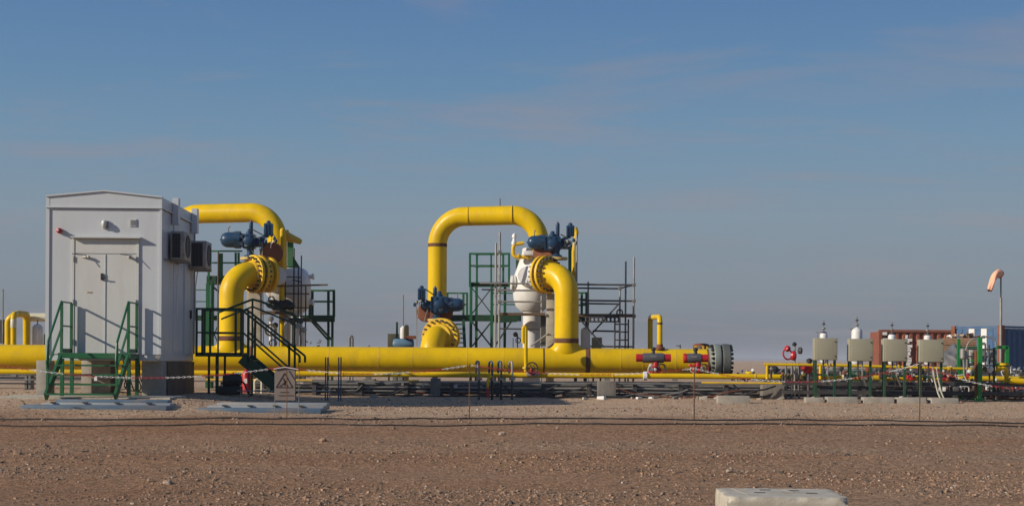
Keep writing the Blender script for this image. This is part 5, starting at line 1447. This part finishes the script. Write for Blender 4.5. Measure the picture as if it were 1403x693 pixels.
# windsock
Yw = 46
t = thing('windsock', 'limp pale orange windsock on a thin grey pole at the right', 'windsock', gnd(1371, Yw))
g = gnd(1371.2, Yw)
tube('pole', GALV, t, [g, U(1371.2, 408, Yw)], .042, 12)
tube('pole_top', DSTL, t, [U(1371.2, 408, Yw), U(1371.4, 373, Yw)], .022, 10)
sp_ = [(1371.5, 376.5), (1368.5, 374.0), (1365.5, 374.6), (1363, 377.5), (1361, 382), (1359, 388), (1357, 394), (1355.6, 398)]
rs = [.115, .118, .105, .092, .085, .080, .076, .066]
cen = [U(x, y, Yw - .05 * i) for i, (x, y) in enumerate(sp_)]
fine, fr = [], []
for i in range(len(cen) - 1):
    for f in (0, .25, .5, .75): fine.append(cen[i].lerp(cen[i + 1], f)); fr.append(rs[i] + (rs[i + 1] - rs[i]) * f)
fine.append(cen[-1]); fr.append(rs[-1])
m_ = MB().tube(fine, fr, 28, caps=False)
for i, q in enumerate(m_.v):
    c_ = fine[i // 28]; an = i % 28 / 28 * 6.283; kk = min(1, (i // 28) / 8)
    q += (q - c_) * kk * (.20 * math.sin(3 * an + (i // 28) * .22) + .10 * math.sin(7 * an + 1 + (i // 28) * .1))
m_.build('sock', SOCK, t, ang=60)
MB().torus(U(1371.5, 376.5, Yw), (1, .25, -.5), .117, .012, 20, 6).build('mouth_ring', PRIM, t)
MB().torus(U(1355.6, 398, Yw - .35), (-.35, 0, -1), .066, .010, 16, 6).build('tail_hem', PRIM, t)

# ================================================================== FRONT DETAILS
# fire extinguisher and white hoop
t = thing('fire_extinguisher', 'red fire extinguisher standing on the ground beside the dark stair', 'extinguisher', gnd(338, 37.0))
g = gnd(338, 37.0)
MB().lathe([(.10, 0), (.115, .02), (.115, .46), (.09, .54), (.04, .58), (.04, .62)], g, (0, 0, 1), 22).build('cylinder', RED, t)
MB().box(g + V((0, 0, .65)), (.10, .04, .05), None, .01).build('valve_head', DSTL, t)
tube('hose', BLK, t, fillet([g + V((.04, -.02, .64)), g + V((.14, -.04, .6)), g + V((.14, -.04, .15))], .05, 4), .014, 6)
box('label', CWHT, t, g + V((0, -.113, .30)), (.07, .008, .12))
t = thing('hoop_guard', 'pale round topped guard post beside the fire extinguisher', 'guard', gnd(354, 36.9))
g = gnd(354, 36.9)
tube('hoop', CREAM, t, fillet([g + V((-.09, 0, 0)), g + V((-.09, 0, .36)), g + V((.09, 0, .36)), g + V((.09, 0, 0))], .085, 6), .03, 10)
# low wire rail near the sign and dark gear by the cabin
t = thing('low_rail', 'thin pale rail just above the ground behind the warning sign', 'rail', gnd(400, 33.5))
ptube('rail', GALV, t, [(325, 535), (400, 535.5), (455, 535.5)], 33.5, .014)
for px in (330, 395, 452): tube('peg', GALV, t, [gnd(px, 33.5), U(px, 535, 33.5)], .014, 6)
t = thing('dark_pump', 'black pump set in the shade under the side stair', 'pump', gnd(315, 34.0))
g = gnd(315, 34)
MB().box(g + V((0, .1, .12)), (.5, .4, .2), None, .03).build('base', BLK, t)
MB().lathe([(.03, 0), (.15, .02), (.15, .38), (.08, .44)], g + V((-.18, .1, .36)), (1, 0, 0), 18).build('motor', BLK, t)
MB().lathe([(.06, 0), (.06, .18), (.10, .2), (.10, .24)], g + V((.15, .1, .3)), (0, 0, 1), 14).build('outlet', BLK, t)
tube('hose', BLK, t, fillet([g + V((.2, .1, .35)), g + V((.35, -.1, .3)), g + V((.5, -.3, .05)), g + V((.62, -.5, .03))], .12, 4), .022, 8)

# barrier posts, chain, sign
PYY = 26.3
def rod(px, y0, label):
    g = gnd(px, PYY); a = U(px, y0, PYY)
    t = thing('barrier_post', label, 'post', g, 'barrier posts')
    tube('rod', RUST, t, [g - V((0, 0, .05)), a], .010, 8)
    MB().torus(a - V((0, .012, .03)), (1, 0, 0), .022, .005, 12, 5).build('chain_hook', DSTL, t)
rod(643.5, 498, 'thin rusty barrier rod in front of the four vent tubes')
rod(951.5, 502, 'thin rusty barrier rod in front of the shorter red actuator')
rod(1260.5, 496, 'thin rusty barrier rod in front of the last beige cabinet')
def chain(label, pts):
    P = [U(x, y, PYY if len(q) < 1 else q[0]) for x, y, *q in pts]
    # resample along the sagging line
    cum = [0]
    for a, b in zip(P, P[1:]): cum.append(cum[-1] + (b - a).length)
    n = int(cum[-1] / .050)
    m_ = MB()
    for i in range(n):
        d = (i + .5) * .050
        k = max(j for j in range(len(cum)) if cum[j] <= d); k = min(k, len(P) - 2)
        f = (d - cum[k]) / (cum[k + 1] - cum[k])
        c = P[k].lerp(P[k + 1], f); ax = (P[k + 1] - P[k]).normalized()
        sd_ = V((0, 1, 0)) if i % 2 else ax.cross(V((0, 1, 0))).normalized()
        nb_ = ax.cross(sd_).normalized()
        ring = [c + ax * math.cos(t_) * .030 + sd_ * math.sin(t_) * .014 for t_ in [2 * math.pi * q / 10 for q in range(10)]]
        m_.cm = int((P[0].x + d) / .62) % 2
        m_.tube(ring, .0042, 5, closed=True)
    tag(m_.build('barrier_chain', [CRED, CWHT], None), label, 'chain', 'red and white barrier chains')
def smooth(pts, n=10):
    xs = [p[0] for p in pts]; out_ = []
    for x in np.linspace(xs[0], xs[-1], n * (len(pts) - 1) + 1):
        co = np.interp(x, xs, [p[1] for p in pts])
        out_.append((x, co))
    return out_
def sag(x0, y0, x1, y1, xm, ym, n=28):
    A_ = np.array([[x0 * x0, x0, 1], [x1 * x1, x1, 1], [xm * xm, xm, 1]]); k = np.linalg.solve(A_, np.array([y0, y1, ym]))
    return [(x, k[0] * x * x + k[1] * x + k[2]) for x in np.linspace(x0, x1, n)]
chain('red and white plastic chain hanging across the cabin front', sag(-60, 488, 388, 502.5, 190, 517.5, 40))
chain('red and white plastic chain between the warning sign and the middle rod', sag(390, 503, 643.5, 500, 520, 512))
chain('red and white plastic chain hanging in front of the right riser', sag(643.5, 500, 951.5, 504.5, 800, 513))
chain('red and white plastic chain below the blind flange and first cabinets', sag(951.5, 504.5, 1260.5, 498, 1100, 523))
chain('red and white plastic chain leaving the right edge', sag(1260.5, 498, 1480, 524, 1370, 530))
# chain tag
tag(box('chain_tag', CWHT, None, U(131, 518.5, PYY), (.05, .006, .075)), 'small white tag hanging on the chain before the stair', 'tag')

t = thing('warning_sign', 'grey excavation warning sign with triangle on a thin wire frame', 'sign', gnd(391, PYY))
a, b = U(376.5, 548, PYY), U(404.5, 505, PYY)
xm = (a.x + b.x) / 2
MB().prism([(a.x, PYY, a.z), (b.x, PYY, a.z), (b.x, PYY, b.z), (xm, PYY, b.z + .025), (a.x, PYY, b.z)], (0, .004, 0)).build('board', SIGN, t)
for p0, p1 in (((a.x - .02, b.z - .005), (xm, b.z + .03)), ((xm, b.z + .03), (b.x + .06, b.z - .01))):
    MB().bar((p0[0], PYY - .01, p0[1]), (p1[0], PYY - .01, p1[1]), .05, .012).build('hood_highlight', CWHT, t)  # peaked top edge, its highlight painted as white bars
cx_ = xm - .01; zb = U(390, 530.5, PYY).z; ztp = U(390, 511, PYY).z; hw = .148
for p0, p1 in (((cx_ - hw, zb), (cx_ + hw, zb)), ((cx_ + hw, zb), (cx_, ztp)), ((cx_, ztp), (cx_ - hw, zb))):
    MB().bar((p0[0], PYY - .004, p0[1]), (p1[0], PYY - .004, p1[1]), .004, .016).build('triangle_side', SIGNK, t)
# digging figure, spade and heap
MB().lathe([(.001, 0), (.013, 0), (.013, .004)], (cx_ - .012, PYY - .004, zb + .155), (0, 1, 0), 12).build('figure_head', SIGNK, t)
for pts in (((-.018, .14), (.02, .085)), ((.02, .085), (.055, .02)), ((.02, .085), (-.005, .03)), ((-.01, .125), (.035, .115)), ((.04, .12), (-.045, .05))):
    MB().bar((cx_ + pts[0][0], PYY - .004, zb + pts[0][1]), (cx_ + pts[1][0], PYY - .004, zb + pts[1][1]), .004, .018).build('figure_limb', SIGNK, t)
MB().prism([(cx_ - .10, PYY - .004, zb + .018), (cx_ - .035, PYY - .004, zb + .018), (cx_ - .062, PYY - .004, zb + .052)], (0, .003, 0)).build('heap', SIGNK, t)
for y, x0, x1 in ((537, 384, 396), (541.5, 382, 402)):
    MB().bar(U(x0, y, PYY - .004), U(x1, y, PYY - .004), .004, .012).build('text_line', SIGNK, t)
for px in (376.8, 409.8):
    p = U(px, 506, PYY + .02); tube('frame_leg', STEEL, t, [(p.x, p.y, G(p.x, p.y)), p], .007, 6)
p = U(393.5, 506, PYY + .03); tube('centre_post', RUST, t, [gnd(393.5, PYY - .35), (p.x, PYY - .02, p.z)], .008, 6)

# faint far ridge on the horizon
def ridge():
    m_ = MB(); n = 160; Yr_ = 3800
    pts = [(-3000 + 6000 * i / n, 3 + 9 * max(0, noise.noise(V((i * .11, 2, 0))) + .25)) for i in range(n + 1)]
    vv = [V((x, Yr_, -1)) for x, h in pts] + [V((x, Yr_ + 90, h)) for x, h in pts] + [V((x, Yr_ + 250, -1)) for x, h in pts]
    k = n + 1
    m_.add(vv, [(i, i + 1, k + i + 1, k + i) for i in range(n)] + [(k + i, k + i + 1, 2 * k + i + 1, 2 * k + i) for i in range(n)])
    o = m_.build('hills', mat('far_hills', (0.22, .17, .15), .95), None)
    o['kind'] = 'structure'; o['label'] = 'faint low hills on the horizon'
ridge()

# dusty air over the plain
def haze():
    o = MB().box((0, 2800, 6.5), (11600, 7000, 20)).build('haze', None, None)
    m = bpy.data.materials.new('dusty_air'); m.use_nodes = True
    t = m.node_tree; t.nodes.clear()
    pv = N(t, 'ShaderNodeVolumePrincipled', i_Density=HAZE)
    pv.inputs['Color'].default_value = (0.72, 0.76, 0.84, 1)
    ot = N(t, 'ShaderNodeOutputMaterial'); t.links.new(pv.outputs[0], ot.inputs['Volume'])
    o.data.materials.clear(); o.data.materials.append(m)
    o['kind'] = 'stuff'; o['label'] = 'dusty haze over the plain'; o['category'] = 'haze'
HAZE = 0.0004
haze()
